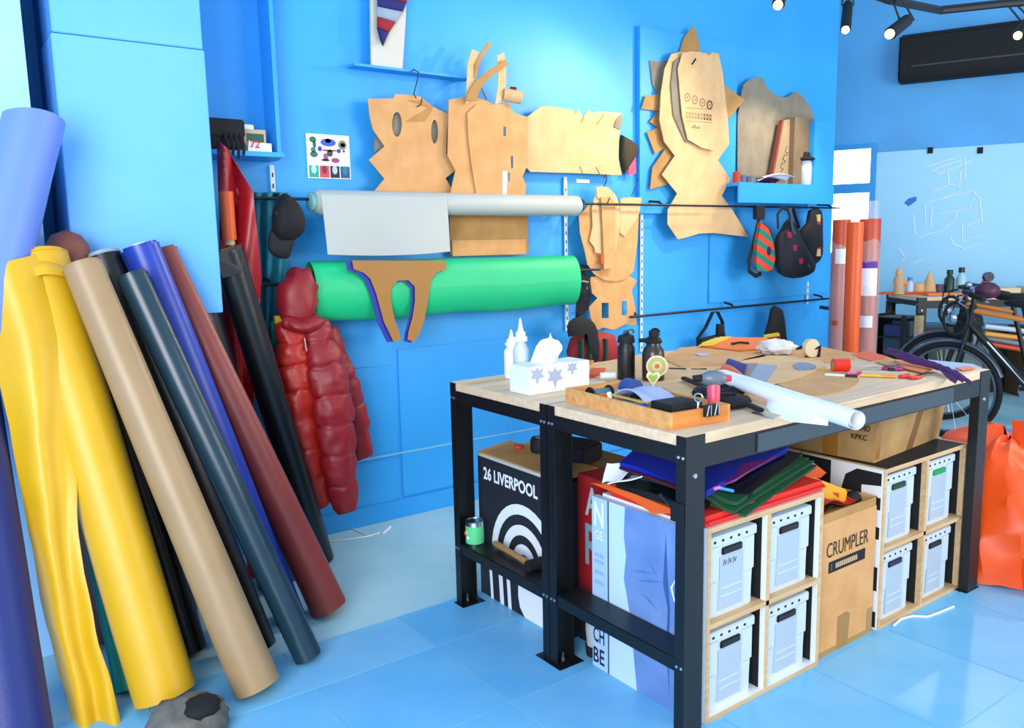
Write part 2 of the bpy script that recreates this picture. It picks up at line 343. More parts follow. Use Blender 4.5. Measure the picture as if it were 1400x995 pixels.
# ================================================================== leaning fabric rolls
def roll(label, top, topY, bot, rad, m, name='fabric_roll', seam=0.0, step=.006, core=True, mc=None, rad2=None, cat='roll', endm=None):
    B = P(*bot, Z=0); T = P(*top, Y=topY); ax = (T-B).normalized(); tl = math.sqrt(1-ax.z**2)
    B = B+Vector((0, 0, rad*tl)); L = (T-B).length; ax = (T-B).normalized(); r2 = rad2 or rad
    a = Vector((1, 0, 0)); a = (a-ax*a.dot(ax)).normalized(); b = ax.cross(a)
    t = thing(name, label, cat, (B.x, B.y, 0), 'fabric rolls leaning on the pillar'); n = 40; vs = []; rows = 14
    def pt(th, r, l):
        wob = 1+.02*noise.noise(Vector((th*.8, l*3, rad*40)))
        return B+ax*l+(a*math.cos(th+seam)+b*math.sin(th+seam))*r*wob
    for i in range(rows+1):
        l = L*i/rows; rr = rad+(r2-rad)*i/rows
        vs += [pt(2*math.pi*j/(n-1), rr-step*(1-j/(n-1)) if j < n-1 else rr, l) for j in range(n)]
    mb = MB().add(vs, [(i*n+j, i*n+(j+1) % n, (i+1)*n+(j+1) % n, (i+1)*n+j) for i in range(rows) for j in range(n)])
    mb.add(vs[:n], [tuple(range(n))])
    mk('fabric', mb, m, t, smooth=35)
    e = MB(); prof = [(r2*.97, 0), (r2*.97, -.004), (r2*.86, -.004), (r2*.85, .010), (r2*.70, .010), (r2*.68, -.006), (r2*.5, -.006), (r2*.48, .004), (r2*.36, .004)]
    e.lathe(B+ax*L, prof, 28, ax); mk('roll_end', e, endm or m, t, smooth=40)
    if core: mk('core_tube', MB().lathe(B+ax*(L-.03), [(r2*.36, 0), (r2*.36, .045), (r2*.28, .045), (r2*.27, .0)], 20, ax), mc or M_KRAFT3, t, smooth=40)
    return t, B, ax, L, a, b
VYEL = cmat('dcab18', .42, 'vinyl', col2='cf9c10', bump=.12); VKHA = cmat('a98a62', .4, 'vinyl', col2='9c7d56', bump=.06)
VTEAL = cmat('1e3a48', .28, 'vinyl', col2='18313e', bump=.05); VROY = cmat('1c3fa8', .35, 'vinyl', bump=.06); VBRO = cmat('8c3a34', .4, 'vinyl', col2='7a2f2c', bump=.06)
VBLK = cmat('0d1013', .35, 'vinyl', bump=.05); VNAV = cmat('12276e', .5, 'fabric', bump=.2); VPERI = cmat('6f8ee6', .45, 'vinyl', bump=.05)
VTUR = cmat('14a896', .45, 'vinyl', bump=.05); VBR2 = cmat('7a4034', .6, 'fabric', bump=.15); VRED = cmat('b81a20', .35, 'vinyl', col2='8f1020', bump=.05); VOR = cmat('ea5a10', .4, 'vinyl', col2='dd4e08', bump=.05)
yel = roll('bright yellow vinyl roll with a loose flap leaning on the pillar', (48, 352), 3.02, (226, 962), .100, VYEL, seam=2.6, core=False, step=.010)
roll('khaki tan fabric roll with pale layered end leaning on the pillar', (113, 364), 2.88, (352, 948), .078, VKHA, seam=-.55, step=.008, rad2=.062)
roll('black fabric roll with pale grey end behind the khaki roll', (141, 349), 3.10, (345, 900), .088, VBLK, seam=1, endm=cmat('8fa4b4', .5), rad2=.06)
roll('slim glossy dark teal vinyl roll leaning on the pillar', (181, 378), 2.90, (422, 903), .052, VTEAL, seam=-.9, core=True, mc=VTEAL)
roll('royal blue vinyl roll leaning on the pillar', (192, 338), 3.05, (398, 850), .058, VROY, seam=-.6, rad2=.066, mc=M_PAPER)
roll('brick red vinyl roll leaning behind the royal blue roll', (222, 344), 3.17, (450, 838), .076, VBRO, seam=-.8, core=False, rad2=.055)
roll('black vinyl roll leaning in the corner right of the pillar', (311, 345), 3.30, (438, 770), .062, VBLK, seam=-.3)
roll('dark navy cloth roll at the far end beside the yellow flap', (-70, 430), 3.02, (22, 1035), .10, VNAV, seam=0)
roll('turquoise vinyl roll peeping out behind the yellow roll', (70, 420), 3.14, (176, 945), .045, VTUR, seam=0)
roll('deep blue vinyl roll in the gap behind the yellow flap', (22, 430), 3.14, (112, 950), .05, VROY, seam=0)
roll('added black roll filling the shadowed space under the pillar', (262, 400), 3.32, (380, 800), .085, VBLK, seam=0)  # black filler added for the shadowed hollow below the pillar
roll('added black roll filling the dark gap behind the khaki roll', (122, 430), 3.16, (262, 895), .055, VBLK, seam=0)  # added to keep the gap between the leaning rolls dark
# loose flap of the yellow roll
def flapfn(u, v):
    lft = [(-20, 365), (-8, 470), (10, 570), (40, 720), (66, 860), (92, 950), (104, 1010)]
    rgt = [(60, 345), (95, 470), (100, 600), (108, 730), (128, 850), (150, 930), (168, 1010)]
    k = v*6; i = min(int(k), 5); f = k-i
    lx = [lft[i][c]*(1-f)+lft[i+1][c]*f for c in (0, 1)]; rx = [rgt[i][c]*(1-f)+rgt[i+1][c]*f for c in (0, 1)]
    x = lx[0]*(1-u)+rx[0]*u; y = lx[1]*(1-u)+rx[1]*u
    d = 2.43+.07*v+.13*u*u*max(0, 1-v*1.5)-.03*math.sin(u*math.pi)*(.4+.6*v)+.025*math.sin(u*9+v*3)*v
    return P(x, y, D=d)
mk('loose_flap', MB().grid(flapfn, 14, 26, .003), VYEL, yel[0], smooth=60, jit=.006)
B, ax, L, a, b = yel[1:]
def hoodfn(u, v):
    th = u*2*math.pi; rr = [.104, .106, .099, .07, .03, .005][min(int(v*5), 5)]; l = L-.10+.10*v+.012*math.sin(th*3)
    return B+ax*l+(a*math.cos(th)+b*math.sin(th))*rr
mk('folded_end', MB().grid(hoodfn, 24, 5), VYEL, yel[0], smooth=80, jit=.012)
# brown roll end: rounded cloth-covered top
tb = thing('covered_roll', 'brown cloth covered roll end behind the yellow roll', 'roll', (P(120, 900, Z=0).x, P(120, 900, Z=0).y, 0), 'fabric rolls leaning on the pillar')
T = P(92, 340, Y=3.12); Bq = P(150, 880, Z=0); axq = (T-Bq).normalized()
mk('fabric', MB().tube([Bq+axq*.03, Bq+axq*.7, T-axq*.03, T+axq*.012, T+axq*.045, T+axq*.06], [.058, .062, .068, .066, .045, .006], 20), VBR2, tb, smooth=70, jit=.004)
# periwinkle rolled sheet propped over the rolls
pt_ = thing('sheet_roll', 'periwinkle blue rolled vinyl sheet propped against the pale panel', 'roll', (.1, 2.95, 1.1), 'fabric rolls leaning on the pillar')
T = P(42, 172, Y=3.04); T2 = P(-20, 400, Y=2.96); axp = (T-T2).normalized()
def perifn(u, v):
    th = -2.6+u*7.4; rr = .098-.006*u+.004*math.sin(v*5); a_ = Vector((1, 0, 0)); a_ = (a_-axp*a_.dot(axp)).normalized(); b_ = axp.cross(a_)
    l = (T-T2).length; k = v*(1+.06*math.sin(u*6))
    return T2-axp*.12+axp*((l+.12)*k)+(a_*math.cos(th)+b_*math.sin(th))*rr
mk('sheet', MB().grid(perifn, 40, 10, .002), VPERI, pt_, smooth=50)
# flap of the right black roll
bq = [P(288, 349, Y=3.24), P(330, 333, Y=3.26), P(333, 372, Y=3.24), P(305, 380, Y=3.22)]
one('vinyl_offcut', MB().prism(bq, (0, .01, 0)), VBLK, 'black vinyl corner folded over the black roll beside the pillar', 'fabric')
# grey camouflage bag on the floor
cb = P(258, 1000, Z=.02)
t = thing('camouflage_bag', 'grey and black patterned soft bag on floor before the rolls', 'bag', (cb.x, cb.y, 0))
mk('body', MB().ell((cb.x, cb.y, .05), .115, .09, .075, 20, 12, jit=.25), mat('camo', '8b8478', .8, 'fabric', col2='16171a', scale=18, bump=.3), t, smooth=70)
mk('flap', MB().ell((cb.x+.03, cb.y-.03, .10), .06, .05, .03, 14, 8, jit=.3), M_BLACKF, t, smooth=70)
# ================================================================== red vinyl, teal cloth, cap, jacket
def redfn(u, v):
    lf = [(297, 190), (300, 300), (300, 420), (305, 620)]; rg = [(312, 205), (346, 262), (357, 380), (344, 600)]
    k = v*3; i = min(int(k), 2); f = k-i
    x = (lf[i][0]*(1-f)+lf[i+1][0]*f)*(1-u)+(rg[i][0]*(1-f)+rg[i+1][0]*f)*u
    y = (lf[i][1]*(1-f)+lf[i+1][1]*f)*(1-u)+(rg[i][1]*(1-f)+rg[i+1][1]*f)*u
    return P(x, y, Y=3.52-.06*abs(math.sin(u*3.1+v*4.5))-.04*u)
one('red_vinyl_sheet', MB().grid(redfn, 12, 24, .003), VRED, 'glossy red vinyl sheet hanging behind the pillar edge', 'fabric', smooth=25)
q0 = P(309, 262, Y=3.42); q1 = P(314, 328, Y=3.42); q2 = P(330, 560, Y=3.42)
t = thing('orange_vinyl_roll', 'narrow orange vinyl roll between pillar edge and red sheet', 'roll', (q2.x, 3.44, .0))
mk('fabric', MB().tube([q0, q1], .028, 18), VOR, t, smooth=40); mk('core_tube', MB().tube([q1+Vector((0, 0, .002)), q1-Vector((0, 0, .02))], .020, 14), M_PLY, t, smooth=40)
mk('pole', MB().tube([q1-Vector((0, 0, .02)), (q2.x, 3.44, .0)], .017, 12), VRED, t, smooth=40)
def tealfn(u, v):
    x0, x1 = 348+4*v, 393-2*v; y = 263+v*270
    return P(x0+(x1-x0)*u, y, Y=3.64-.024*math.sin(u*17+v*2)-.01*v)
one('teal_cloth', MB().grid(tealfn, 30, 14, .003), cmat('2a8ca0', .75, 'fabric', col2='1f7488', bump=.3), 'teal cloth hanging in folds from the rail behind the black cap', 'cloth', smooth=60)
t = thing('baseball_hat', 'black baseball cap hanging by its strap from the rail', 'cap', P(390, 350, Y=3.48))
zc = Z_(3.685, 280, 150)
mk('crown', MB().puff(smoothpts([P(x, y, Y=3.53) for x, y in zc([(385, 425), (430, 440), (470, 480), (497, 540), (495, 610), (450, 655), (390, 665), (345, 640), (335, 580), (340, 500)])]), .10, (-.2, -1, 0)), M_BLACKF, t, smooth=60)
mk('brim', MB().puff(smoothpts([P(x, y, Y=3.50) for x, y in zc([(330, 610), (380, 640), (450, 660), (440, 700), (425, 745), (385, 752), (335, 730), (318, 690)])]), .03, (-.3, -1, .3)), M_BLACKM, t, smooth=60)
mk('strap', MB().tube([P(x, y, Y=3.46) for x, y in zc([(360, 510), (390, 570), (430, 600), (470, 570)])], .008, 6, sq=.4), M_BLACKM, t)
mk('button', MB().ell(P(406, 290, Y=3.46), .008, .008, .008), M_GREYM, t)
mk('loop', MB().tube([P(392, 266, Y=3.595), P(390, 278, Y=3.54)], .006, 6), M_BLACKF, t)
def puffer(path, rad, n_seg, sq=.75, n=30, amp=.13):
    """quilted sleeve: tube pinched at every seam"""
    path = [Vector(p) for p in path]; k = 14*n_seg; pts = []; rs = []
    for i in range(k+1):
        s = i/k*(len(path)-1); j = min(int(s), len(path)-2); f = s-j
        pts.append(path[j]*(1-f)+path[j+1]*f); r0 = rad[j]*(1-f)+rad[j+1]*f
        ph = (i % 14)/14; rs.append(r0*(1-amp+amp*1.2*abs(math.sin(math.pi*ph))**.33)*(.75 if i in (0, k) else 1))
    mb = MB().tube(pts, rs, n, sq=sq)
    mb.v = [p+noise.noise_vector(Vector((p.x*20, p.y*20, p.z*14)))*.011+noise.noise_vector(p*55)*.0035 for p in mb.v]; return mb
J = lambda x, y, Y=3.5: P(x, y, Y=Y)
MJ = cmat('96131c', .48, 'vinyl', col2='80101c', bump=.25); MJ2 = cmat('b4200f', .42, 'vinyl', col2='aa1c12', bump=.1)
t = thing('puffer_jacket', 'red quilted hooded puffer jacket hanging from the rail', 'jacket', J(445, 706))
mk('body', puffer([J(404, 440, 3.57), J(420, 520, 3.57), J(436, 600, 3.56), J(452, 672, 3.55)], [.08, .095, .09, .075], 6, .7, amp=.12), MJ, t, smooth=75)
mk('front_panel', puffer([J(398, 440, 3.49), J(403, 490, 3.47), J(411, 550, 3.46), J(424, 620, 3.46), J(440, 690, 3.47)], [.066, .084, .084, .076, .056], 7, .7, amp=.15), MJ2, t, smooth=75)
mk('sleeve', puffer([J(430, 440, 3.46), J(444, 490, 3.42), J(456, 560, 3.39), J(463, 630, 3.38), J(474, 700, 3.39)], [.055, .086, .092, .084, .056], 7, .7, amp=.14), MJ, t, smooth=75)
mk('sleeve', puffer([J(444, 450, 3.57), J(466, 510, 3.57), J(484, 565, 3.57), J(496, 626, 3.57)], [.055, .072, .07, .052], 5, .8, amp=.14), MJ, t, smooth=75)
hd = MB().ell(J(407, 410, 3.50), .094, .080, .145, 20, 14, Matrix.Rotation(R(8), 3, 'Y'), jit=.22); hd.v = [p+noise.noise_vector(p*26)*.009 for p in hd.v]
mk('hood', hd, MJ, t, smooth=75)
mk('collar', puffer([J(388, 438, 3.48), J(410, 446, 3.43), J(434, 440, 3.46)], [.045, .05, .045], 2), MJ, t, smooth=75)
mk('hang_loop', MB().tube([J(404, 374, 3.53), P(402, 369, Y=3.58), P(400, 366, Y=3.60)], .004, 6), M_BLACKF, t)
mk('zip', MB().tube([J(416, 462, 3.415), J(419, 480, 3.412)], .004, 6), M_STEEL, t)
t = thing('striped_pouch', 'small teal pouch with orange and yellow bands behind the jacket', 'bag', J(377, 490, 3.56))
po = [J(368, 440, 3.56), J(382, 432, 3.56), J(388, 460, 3.56), J(386, 486, 3.56), J(372, 484, 3.56)]
mk('body', MB().puff(po, .05, (0, -1, 0)), cmat('18806e', .7, 'fabric'), t, smooth=60)
mk('band', MB().box(po[0].x+.006, po[2].x-.01, 3.50, 3.52, J(0, 466).z-.012, J(0, 458).z), cmat('e8b820', .6), t); mk('band', MB().box(po[0].x+.006, po[2].x-.01, 3.50, 3.52, J(0, 482).z, J(0, 470).z), cmat('d84818', .6), t)
# ================================================================== wall: grey roll, green roll, brown pieces
gx0, gx1 = P(432, 275, Y=3.6).x, P(789, 280, Y=3.6).x
VGREY = cmat('b9bdb6', .55, 'vinyl', col2='aeb3ad', bump=.04)
t = thing('grey_fabric_roll', 'pale grey vinyl roll on the upper rail with a hanging sheet', 'roll', ((gx0+gx1)/2, 3.6, 1.4))
mk('roll', MB().lathe((gx0, 3.6, 1.635), [(.02, -.01), (.05, -.01), (.05, 0), (.058, .01), (.057, .8), (.058, gx1-gx0-.01), (.05, gx1-gx0), (.01, gx1-gx0)], 26, (1, 0, 0)), VGREY, t, smooth=40)
hx0, hx1 = P(440, 300, Y=3.545).x, P(611, 300, Y=3.545).x
def gfn(u, v):
    x = hx0+(hx1-hx0)*u+.012*v*(1-u); z = 1.665-(1.665-P(520, 346, Y=3.53).z)*v-.012*math.sin(u*3.1)*v
    return (x, 3.541+.012*math.sin(u*6)*v-.012*math.sin(v*1.6), z)
mk('hanging_sheet', MB().grid(gfn, 16, 12, .002), VGREY, t, smooth=60)
mk('core_tube', MB().lathe((gx0-.035, 3.6, 1.635), [(.035, 0), (.042, .004), (.042, .06), (.03, .06)], 18, (1, 0, 0)), cmat('7fb4b0', .5), t, smooth=40)
mb = MB().box(P(614, 300, Y=3.70).x, P(721, 300, Y=3.70).x, 3.695, 3.70, P(660, 347, Y=3.7).z, P(660, 292, Y=3.7).z)
t = thing('card_sheet', 'plain brown cardboard sheet hanging below the grey roll', 'cardboard', (2.4, 3.70, 1.35))
mk('sheet', mb, M_KRAFT3, t); mk('lower_fold', MB().box(P(617, 300, Y=3.69).x, P(718, 300, Y=3.69).x, 3.688, 3.694, P(660, 349, Y=3.69).z, P(660, 328, Y=3.69).z), M_KRAFT, t)
VGRN = cmat('12c47e', .5, 'vinyl', col2='0cb070', bump=.10)
fx0, fx1 = P(428, 390, Y=3.55).x, P(788, 390, Y=3.55).x; zc0, zr = 1.222, .142
def grnfn(u, v):
    th = v*2*math.pi; x = fx0+(fx1-fx0)*u; sw = .006*math.sin(u*14+1)*(.6-.4*math.sin(th))
    return (x, 3.585-.078*math.cos(th)*(1+.02*math.sin(u*9)), zc0+zr*math.sin(th)+sw-.008*u)
t = thing('green_fabric_roll', 'large bright green vinyl roll draped over the middle rail', 'roll', ((fx0+fx1)/2, 3.58, 1.08))
g = MB().grid(grnfn, 30, 32); mk('fabric', g, VGRN, t, smooth=60)
for xx in (fx0+.004, fx1-.004): mk('roll_end', MB().prism([(xx, 3.585-.07*math.cos(k*.3927), zc0+.13*math.sin(k*.3927)) for k in range(16)], (.003, 0, 0)), cmat('0a7a4c', .6), t)
zb6 = Z_(2.8, 410, 240)
bro = [(200, 325), (555, 325), (560, 360), (520, 372), (502, 400), (490, 480), (475, 560), (455, 610), (438, 635), (412, 628), (416, 598), (432, 540), (441, 480), (440, 425), (415, 400), (375, 402), (353, 422), (347, 470), (360, 540), (380, 600), (386, 630), (358, 634), (322, 560), (292, 450), (270, 395), (245, 372), (206, 358)]
t = thing('shoulder_pattern', 'brown and navy two-legged vinyl pattern draped over the green roll', 'pattern', P(545, 468, Y=3.49))
mk('navy_layer', MB().prism([P(x, y, Y=3.497) for x, y in zb6([(p[0]-24, p[1]+4) if p[0] < 400 else (p[0]-14, p[1]+6) for p in bro])], (0, .003, 0)), cmat('1a2c9c', .5, 'vinyl'), t)
mk('brown_layer', MB().prism([P(x, y, Y=3.488) for x, y in zb6(bro)], (0, .003, 0)), cmat('a8742e', .5, 'vinyl', col2='9a6826'), t)
# ================================================================== cardboard patterns above the rail
z5 = Z_(3.5, 480, 0)
def wire(pts, Y, r=.0028): return MB().tube([P(x, y, Y=Y) for x, y in pts], r, 6)
t = thing('card_pattern', 'wavy-edged kraft pattern with two oval eye holes on a wire hanger', 'cardboard', P(560, 266, Y=3.66))
mk('sheet', card(MB(), z5([(80, 472), (205, 470), (210, 450), (260, 452), (330, 462), (400, 515), (465, 545), (458, 640), (455, 735), (500, 815), (452, 852), (500, 935), (500, 948), (90, 940), (160, 855), (85, 765), (160, 700), (105, 620), (90, 560)]), 3.652, .005, [z5(oval(220, 595, 24, 60)), z5(oval(400, 630, 17, 58))]), M_KRAFT, t)
mk('fold', card(MB(), z5([(270, 480), (345, 478), (395, 512), (355, 580), (262, 582), (370, 515), (330, 500)]), 3.649, .002), M_KRAFT3, t)
mk('backing', card(MB(), z5([(115, 650), (240, 520), (440, 560), (420, 700), (160, 702), (110, 728)]), 3.672, .004), M_GREYC, t)
mk('hanger_hook', wire(z5([(285, 345), (300, 332), (322, 345), (318, 380), (300, 450), (312, 470)]), 3.645), M_BLACK, t)
mk('hanger_hook', wire(z5([(340, 470), (335, 500), (315, 512)]), 3.644), M_BLACK, t)
t = thing('card_pattern', 'kraft bag pattern with tall curling shoulder straps on a wire hanger', 'cardboard', P(665, 270, Y=3.63))
sl = lambda x, y, w, h: z5([(x-w/2, y-h/2), (x+w/2, y-h/2), (x+w/2, y+h/2), (x-w/2, y+h/2)])
mk('sheet', card(MB(), z5([(468, 478), (550, 462), (615, 470), (690, 500), (745, 488), (780, 540), (845, 560), (845, 790), (820, 845), (838, 890), (830, 948), (470, 948), (500, 815), (462, 745)]), 3.625, .005, [sl(735, 628, 12, 46), sl(768, 776, 15, 58), sl(756, 848, 8, 44)]), M_KRAFT, t)
mk('overlay', card(MB(), z5([(556, 540), (600, 500), (690, 500), (745, 492), (762, 700), (772, 945), (602, 942), (578, 800), (560, 650)]), 3.616, .004, [sl(735, 628, 12, 46), sl(756, 848, 8, 44)]), M_KRAFT, t)
mk('white_tape', card(MB(), sl(735, 880, 20, 124), 3.614, .001), M_PAPER, t)
for pts, yy, m in (([(550, 500), (552, 440), (558, 300), (580, 236), (612, 248), (600, 310), (594, 380), (592, 470)], 3.61, M_KRAFT2), ([(592, 310), (622, 250), (655, 198), (674, 212), (640, 255), (612, 310), (602, 370), (592, 375)], 3.604, M_KRAFT3),
        ([(550, 480), (562, 440), (600, 384), (660, 335), (738, 284), (752, 308), (690, 352), (640, 395), (612, 440), (600, 480)], 3.596, M_KRAFT3), ([(690, 498), (702, 420), (705, 350), (698, 266), (732, 252), (742, 320), (742, 400), (730, 450), (712, 490)], 3.61, M_KRAFT2)):
    mk('strap', card(MB(), z5(pts), yy, .004), m, t)
mk('hanger_hook', wire(z5([(615, 395), (630, 440), (648, 475)]), 3.61), M_BLACK, t)
mk('curled_end', MB().tube([P(*z5([(728, 452)])[0], Y=3.625), P(*z5([(815, 468)])[0], Y=3.585)], .034, 16, cap=False), M_KRAFT2, t, smooth=40)
mk('curled_end', MB().tube([P(*z5([(762, 425)])[0], Y=3.625), P(*z5([(790, 428)])[0], Y=3.60)], .012, 10), cmat('6a1f1a', .6), t, smooth=40)
t = thing('card_pattern', 'wide pale kraft pattern with notched top edge fixed to the wall', 'cardboard', P(785, 240, Y=3.68))
mk('sheet', card(MB(), z5([(835, 565), (905, 512), (940, 507), (1060, 525), (1075, 548), (1086, 520), (1112, 560), (1136, 527), (1160, 542), (1190, 533), (1290, 540), (1300, 552), (1282, 650), (1280, 760), (1296, 838), (1080, 828), (860, 822), (828, 790)]), 3.675, .005), M_KRAFT2, t)
for a_, b_ in (((1098, 588), (1114, 560)), ((1175, 596), (1212, 545)), ((1094, 796), (1110, 834)), ((1172, 798), (1192, 836))):
    mk('crease', wire(z5([a_, b_]), 3.674, .0025), cmat('a8643c', .7), t)
mk('curled_corner', card(MB(), z5([(1296, 545), (1300, 560), (1288, 620), (1258, 606), (1270, 570)]), 3.668, .003), M_GREYC, t)
t = thing('sling_bag', 'dark olive bag with pink strap hanging beside the raised blue board', 'bag', P(858, 238, Y=3.69))
mk('body', MB().puff([P(x, y, Y=3.72) for x, y in z5([(1285, 645), (1330, 670), (1362, 700), (1360, 735), (1320, 800), (1298, 830), (1282, 750)])], .05, (0, -1, 0)), cmat('3c321c', .8, 'fabric'), t, smooth=50)
mk('strap', card(MB(), z5([(1340, 720), (1362, 705), (1365, 830), (1325, 838)]), 3.69, .006), cmat('c04a6e', .6), t)
# white board with striped sock
t = thing('display_board', 'narrow off-white board standing on the high ledge', 'board', P(530, 94, Y=3.69))
mk('board', card(MB(), z5([(92, -60), (268, -60), (262, 90), (246, 332), (97, 314)]), 3.685, .012), cmat('d2ccbe', .6), t)
t = thing('striped_sock', 'pointed sock striped navy, red and grey hung on the white board', 'sock', P(520, 60, Y=3.66))
bands = [(-40, 5, '9c1c2c'), (5, 50, '1c2468'), (50, 100, '98a8b8'), (100, 150, '9c1c2c'), (150, 214, '1c2468')]
for d0, d1, c in bands:
    L_ = lambda d: (122+max(0, d-150)*.25, d-18 if d > 0 else d); R_ = lambda d: (max(150, 264-max(0, d-20)*.66), d+8 if d > 0 else d)
    q = z5([L_(d0), R_(d0), R_(d1), L_(d1)]); pp = [P(x, y, Y=3.672) for x, y in q]
    mk('stripe', MB().puff(pp, .022, (0, -1, 0), 3), cmat(c, .8, 'fabric', bump=.3), t, smooth=50)
# ================================================================== fish-shaped patterns on the raised board
z7 = Z_(3.11, 860, 20)
GF = 'kraft patterns hung on the raised blue board'
def fish(lab, pts, Y, m, th=.005, holes=()):
    q = card(MB(), z7(pts), Y, th, [z7(h) for h in holes]); return one('card_pattern', q, m, lab, 'cardboard', GF)
fish('grey card pattern at the back of the kraft stack on raised board', [(88, 195), (130, 200), (200, 185), (260, 300), (200, 480), (165, 560), (130, 480), (140, 360), (100, 300)], 3.697, M_GREYC)
fish('dark tan zigzag card pattern sticking out left of kraft stack', [(70, 345), (130, 338), (230, 380), (240, 560), (165, 562), (110, 592), (76, 500), (122, 480), (88, 455), (125, 410), (52, 400)], 3.688, M_KRAFT3)
fish('olive brown card corner low on the left of the kraft stack', [(160, 560), (240, 600), (240, 700), (165, 722), (90, 742), (100, 650)], 3.68, M_KRAFT3)
fish('pointed tan card spike rising from top of the kraft stack', [(275, 47), (292, 95), (312, 200), (250, 260), (215, 160), (235, 95)], 3.69, M_KRAFT3)
fish('tan card spike pointing right from behind the kraft stack', [(330, 270), (405, 300), (492, 362), (425, 442), (340, 400)], 3.672, M_KRAFT3)
fish('grey layered card between the fish pattern and printed board', [(190, 200), (230, 170), (300, 300), (330, 560), (240, 540), (190, 430), (178, 300)], 3.645, M_GREYC)
fish('long pale kraft fish-tail pattern with zigzag sides on raised board', [(215, 158), (180, 168), (152, 230), (136, 330), (130, 450), (150, 540), (195, 600), (140, 680), (205, 760), (165, 830), (164, 890), (208, 955), (250, 945), (300, 930), (360, 928), (430, 936), (508, 945), (440, 830), (395, 770), (432, 700), (378, 618), (426, 550), (420, 440), (398, 240), (300, 200), (262, 330), (270, 480), (330, 575), (250, 545), (192, 480), (175, 380), (185, 260)][:24]+[(380, 165)], 3.655, M_KRAFT2)
t = thing('printed_board', 'pale rounded kraft board with printed emblem on top of the fish pattern', 'cardboard', P(955, 205, Y=3.63), GF)
mk('board', card(MB(), z7([(228, 162), (262, 156), (300, 158), (340, 173), (358, 157), (370, 210), (390, 330), (388, 430), (366, 580), (310, 566), (250, 530), (226, 430), (208, 230)]), 3.632, .006), M_KRAFT2, t)
MP = cmat('a5855e', .8); MP2 = cmat('5a4a38', .8)
for k, (cx, cy) in enumerate(((248, 352), (280, 362), (312, 374), (343, 384))):
    mk('printed_ring', card(MB(), z7(oval(cx, cy, 13, 20)), 3.6312, .0006, [z7(oval(cx, cy, 8, 13))]), MP if k < 3 else MP2, t)
    mk('printed_dot', card(MB(), z7(oval(cx, cy, 4, 6, 8)), 3.6312, .0006), MP, t)
for y in (402, 458): mk('printed_line', card(MB(), z7([(240, y-8), (355, y), (355, y+3), (240, y-5)]), 3.6312, .0006), MP, t)
for k in range(9): mk('printed_glyph', card(MB(), z7([(242+k*12.5, 413+k*1.4), (250+k*12.5, 414+k*1.4), (250+k*12.5, 440+k*1.4), (242+k*12.5, 438+k*1.4)]), 3.6312, .0006, [z7([(244+k*12.5, 419+k*1.4), (248+k*12.5, 419+k*1.4), (248+k*12.5, 432+k*1.4), (244+k*12.5, 430+k*1.4)])] if k != 4 else ()), MP if k < 6 else MP2, t)
mk('staple', card(MB(), z7([(265, 210), (283, 184), (287, 190), (270, 214)]), 3.6305, .0015), M_BLACKM, t)
mk('printed_mark', card(MB(), z7([(262, 480), (280, 466), (290, 478), (305, 472), (300, 486), (280, 484)]), 3.6312, .0006), MP, t)
# ================================================================== shelf right with shield, boxes, jar
sz = 1.80
t = thing('wall_shelf', 'blue boxed wall shelf with upright end beside the kraft stack', 'shelf', (5.0, 3.6, 1.66))
mk('board', MB().box(4.42, 5.50, 3.56, WY-.014, sz-.02, sz), M_WALL, t); mk('fascia', MB().box(4.42, 5.50, 3.55, 3.562, sz-.13, sz+.004), M_WALL, t, bevel=.002)
mk('end_panel', MB().box(P(1113, 200, Y=3.56).x, 5.50, 3.56, WY-.014, sz, P(1128, 166, Y=3.56).z), M_WALL, t, bevel=.003)
mb = MB(); pts = z7([(470, 330), (478, 298), (505, 275), (556, 267), (572, 305), (600, 335), (640, 355), (665, 352), (700, 327), (730, 350), (760, 390), (780, 445), (780, 560), (776, 700), (452, 700), (452, 440)])
q = [P(x, y, Y=3.72) for x, y in pts]; q = [Vector((p.x, 3.70-.0*(p.z-sz), max(p.z, sz))) for p in q]
one('shield_board', mb.prism(q, (0, .006, 0)), M_GREYC, 'large grey-brown cardboard shape with scooped top standing on shelf', 'cardboard')
t = thing('folded_carton', 'narrow leaning cardboard strip with red edge on the shelf', 'cardboard', P(1070, 240, Y=3.65))
a, b, c, d = [P(x, y, Y=3.64) for x, y in z7([(660, 448), (705, 440), (690, 716), (608, 716)])]
c.z = d.z = sz
mk('strip', MB().prism([a, b, c, d], (0, .03, 0)), cmat('a08a6a', .8, 'kraft'), t); mk('edge', MB().prism([a, a+Vector((-.02, 0, 0)), d+Vector((-.02, 0, 0)), d], (0, .03, 0)), cmat('8a4030', .7), t)
for k in range(3): mk('handwriting', wire(z7([(672-k*10, 560+k*34), (664-k*10, 582+k*34), (676-k*10, 588+k*34), (666-k*10, 600+k*34)]), 3.638, .002), M_BLACKM, t)
a, b, c, d = [P(x, y, Y=3.60) for x, y in z7([(706, 436), (786, 440), (776, 716), (696, 716)])]; c.z = d.z = sz
one('brown_carton', MB().prism([a, b, c, d], (0, .09, 0)), cmat('7d6a50', .8, 'kraft'), 'upright brown cardboard carton on the shelf behind the black-lidded jar', 'box')
p = P(1103, 250, Y=3.585); r = .045
t = thing('lidded_jar', 'white jar with flared black lid at the end of the shelf', 'jar', (p.x, 3.60, sz))
mk('jar_body', MB().lathe((p.x, 3.60, sz), [(r*.85, 0), (r, .01), (r, .16), (r*.8, .18)], 18), M_PLAST, t, smooth=40)
mk('lid', MB().lathe((p.x, 3.60, sz+.175), [(r*.9, 0), (r*1.5, .012), (r*1.3, .022), (r*.7, .03), (r*.6, .06), (r*.2, .065)], 18), M_BLACKM, t, smooth=40)
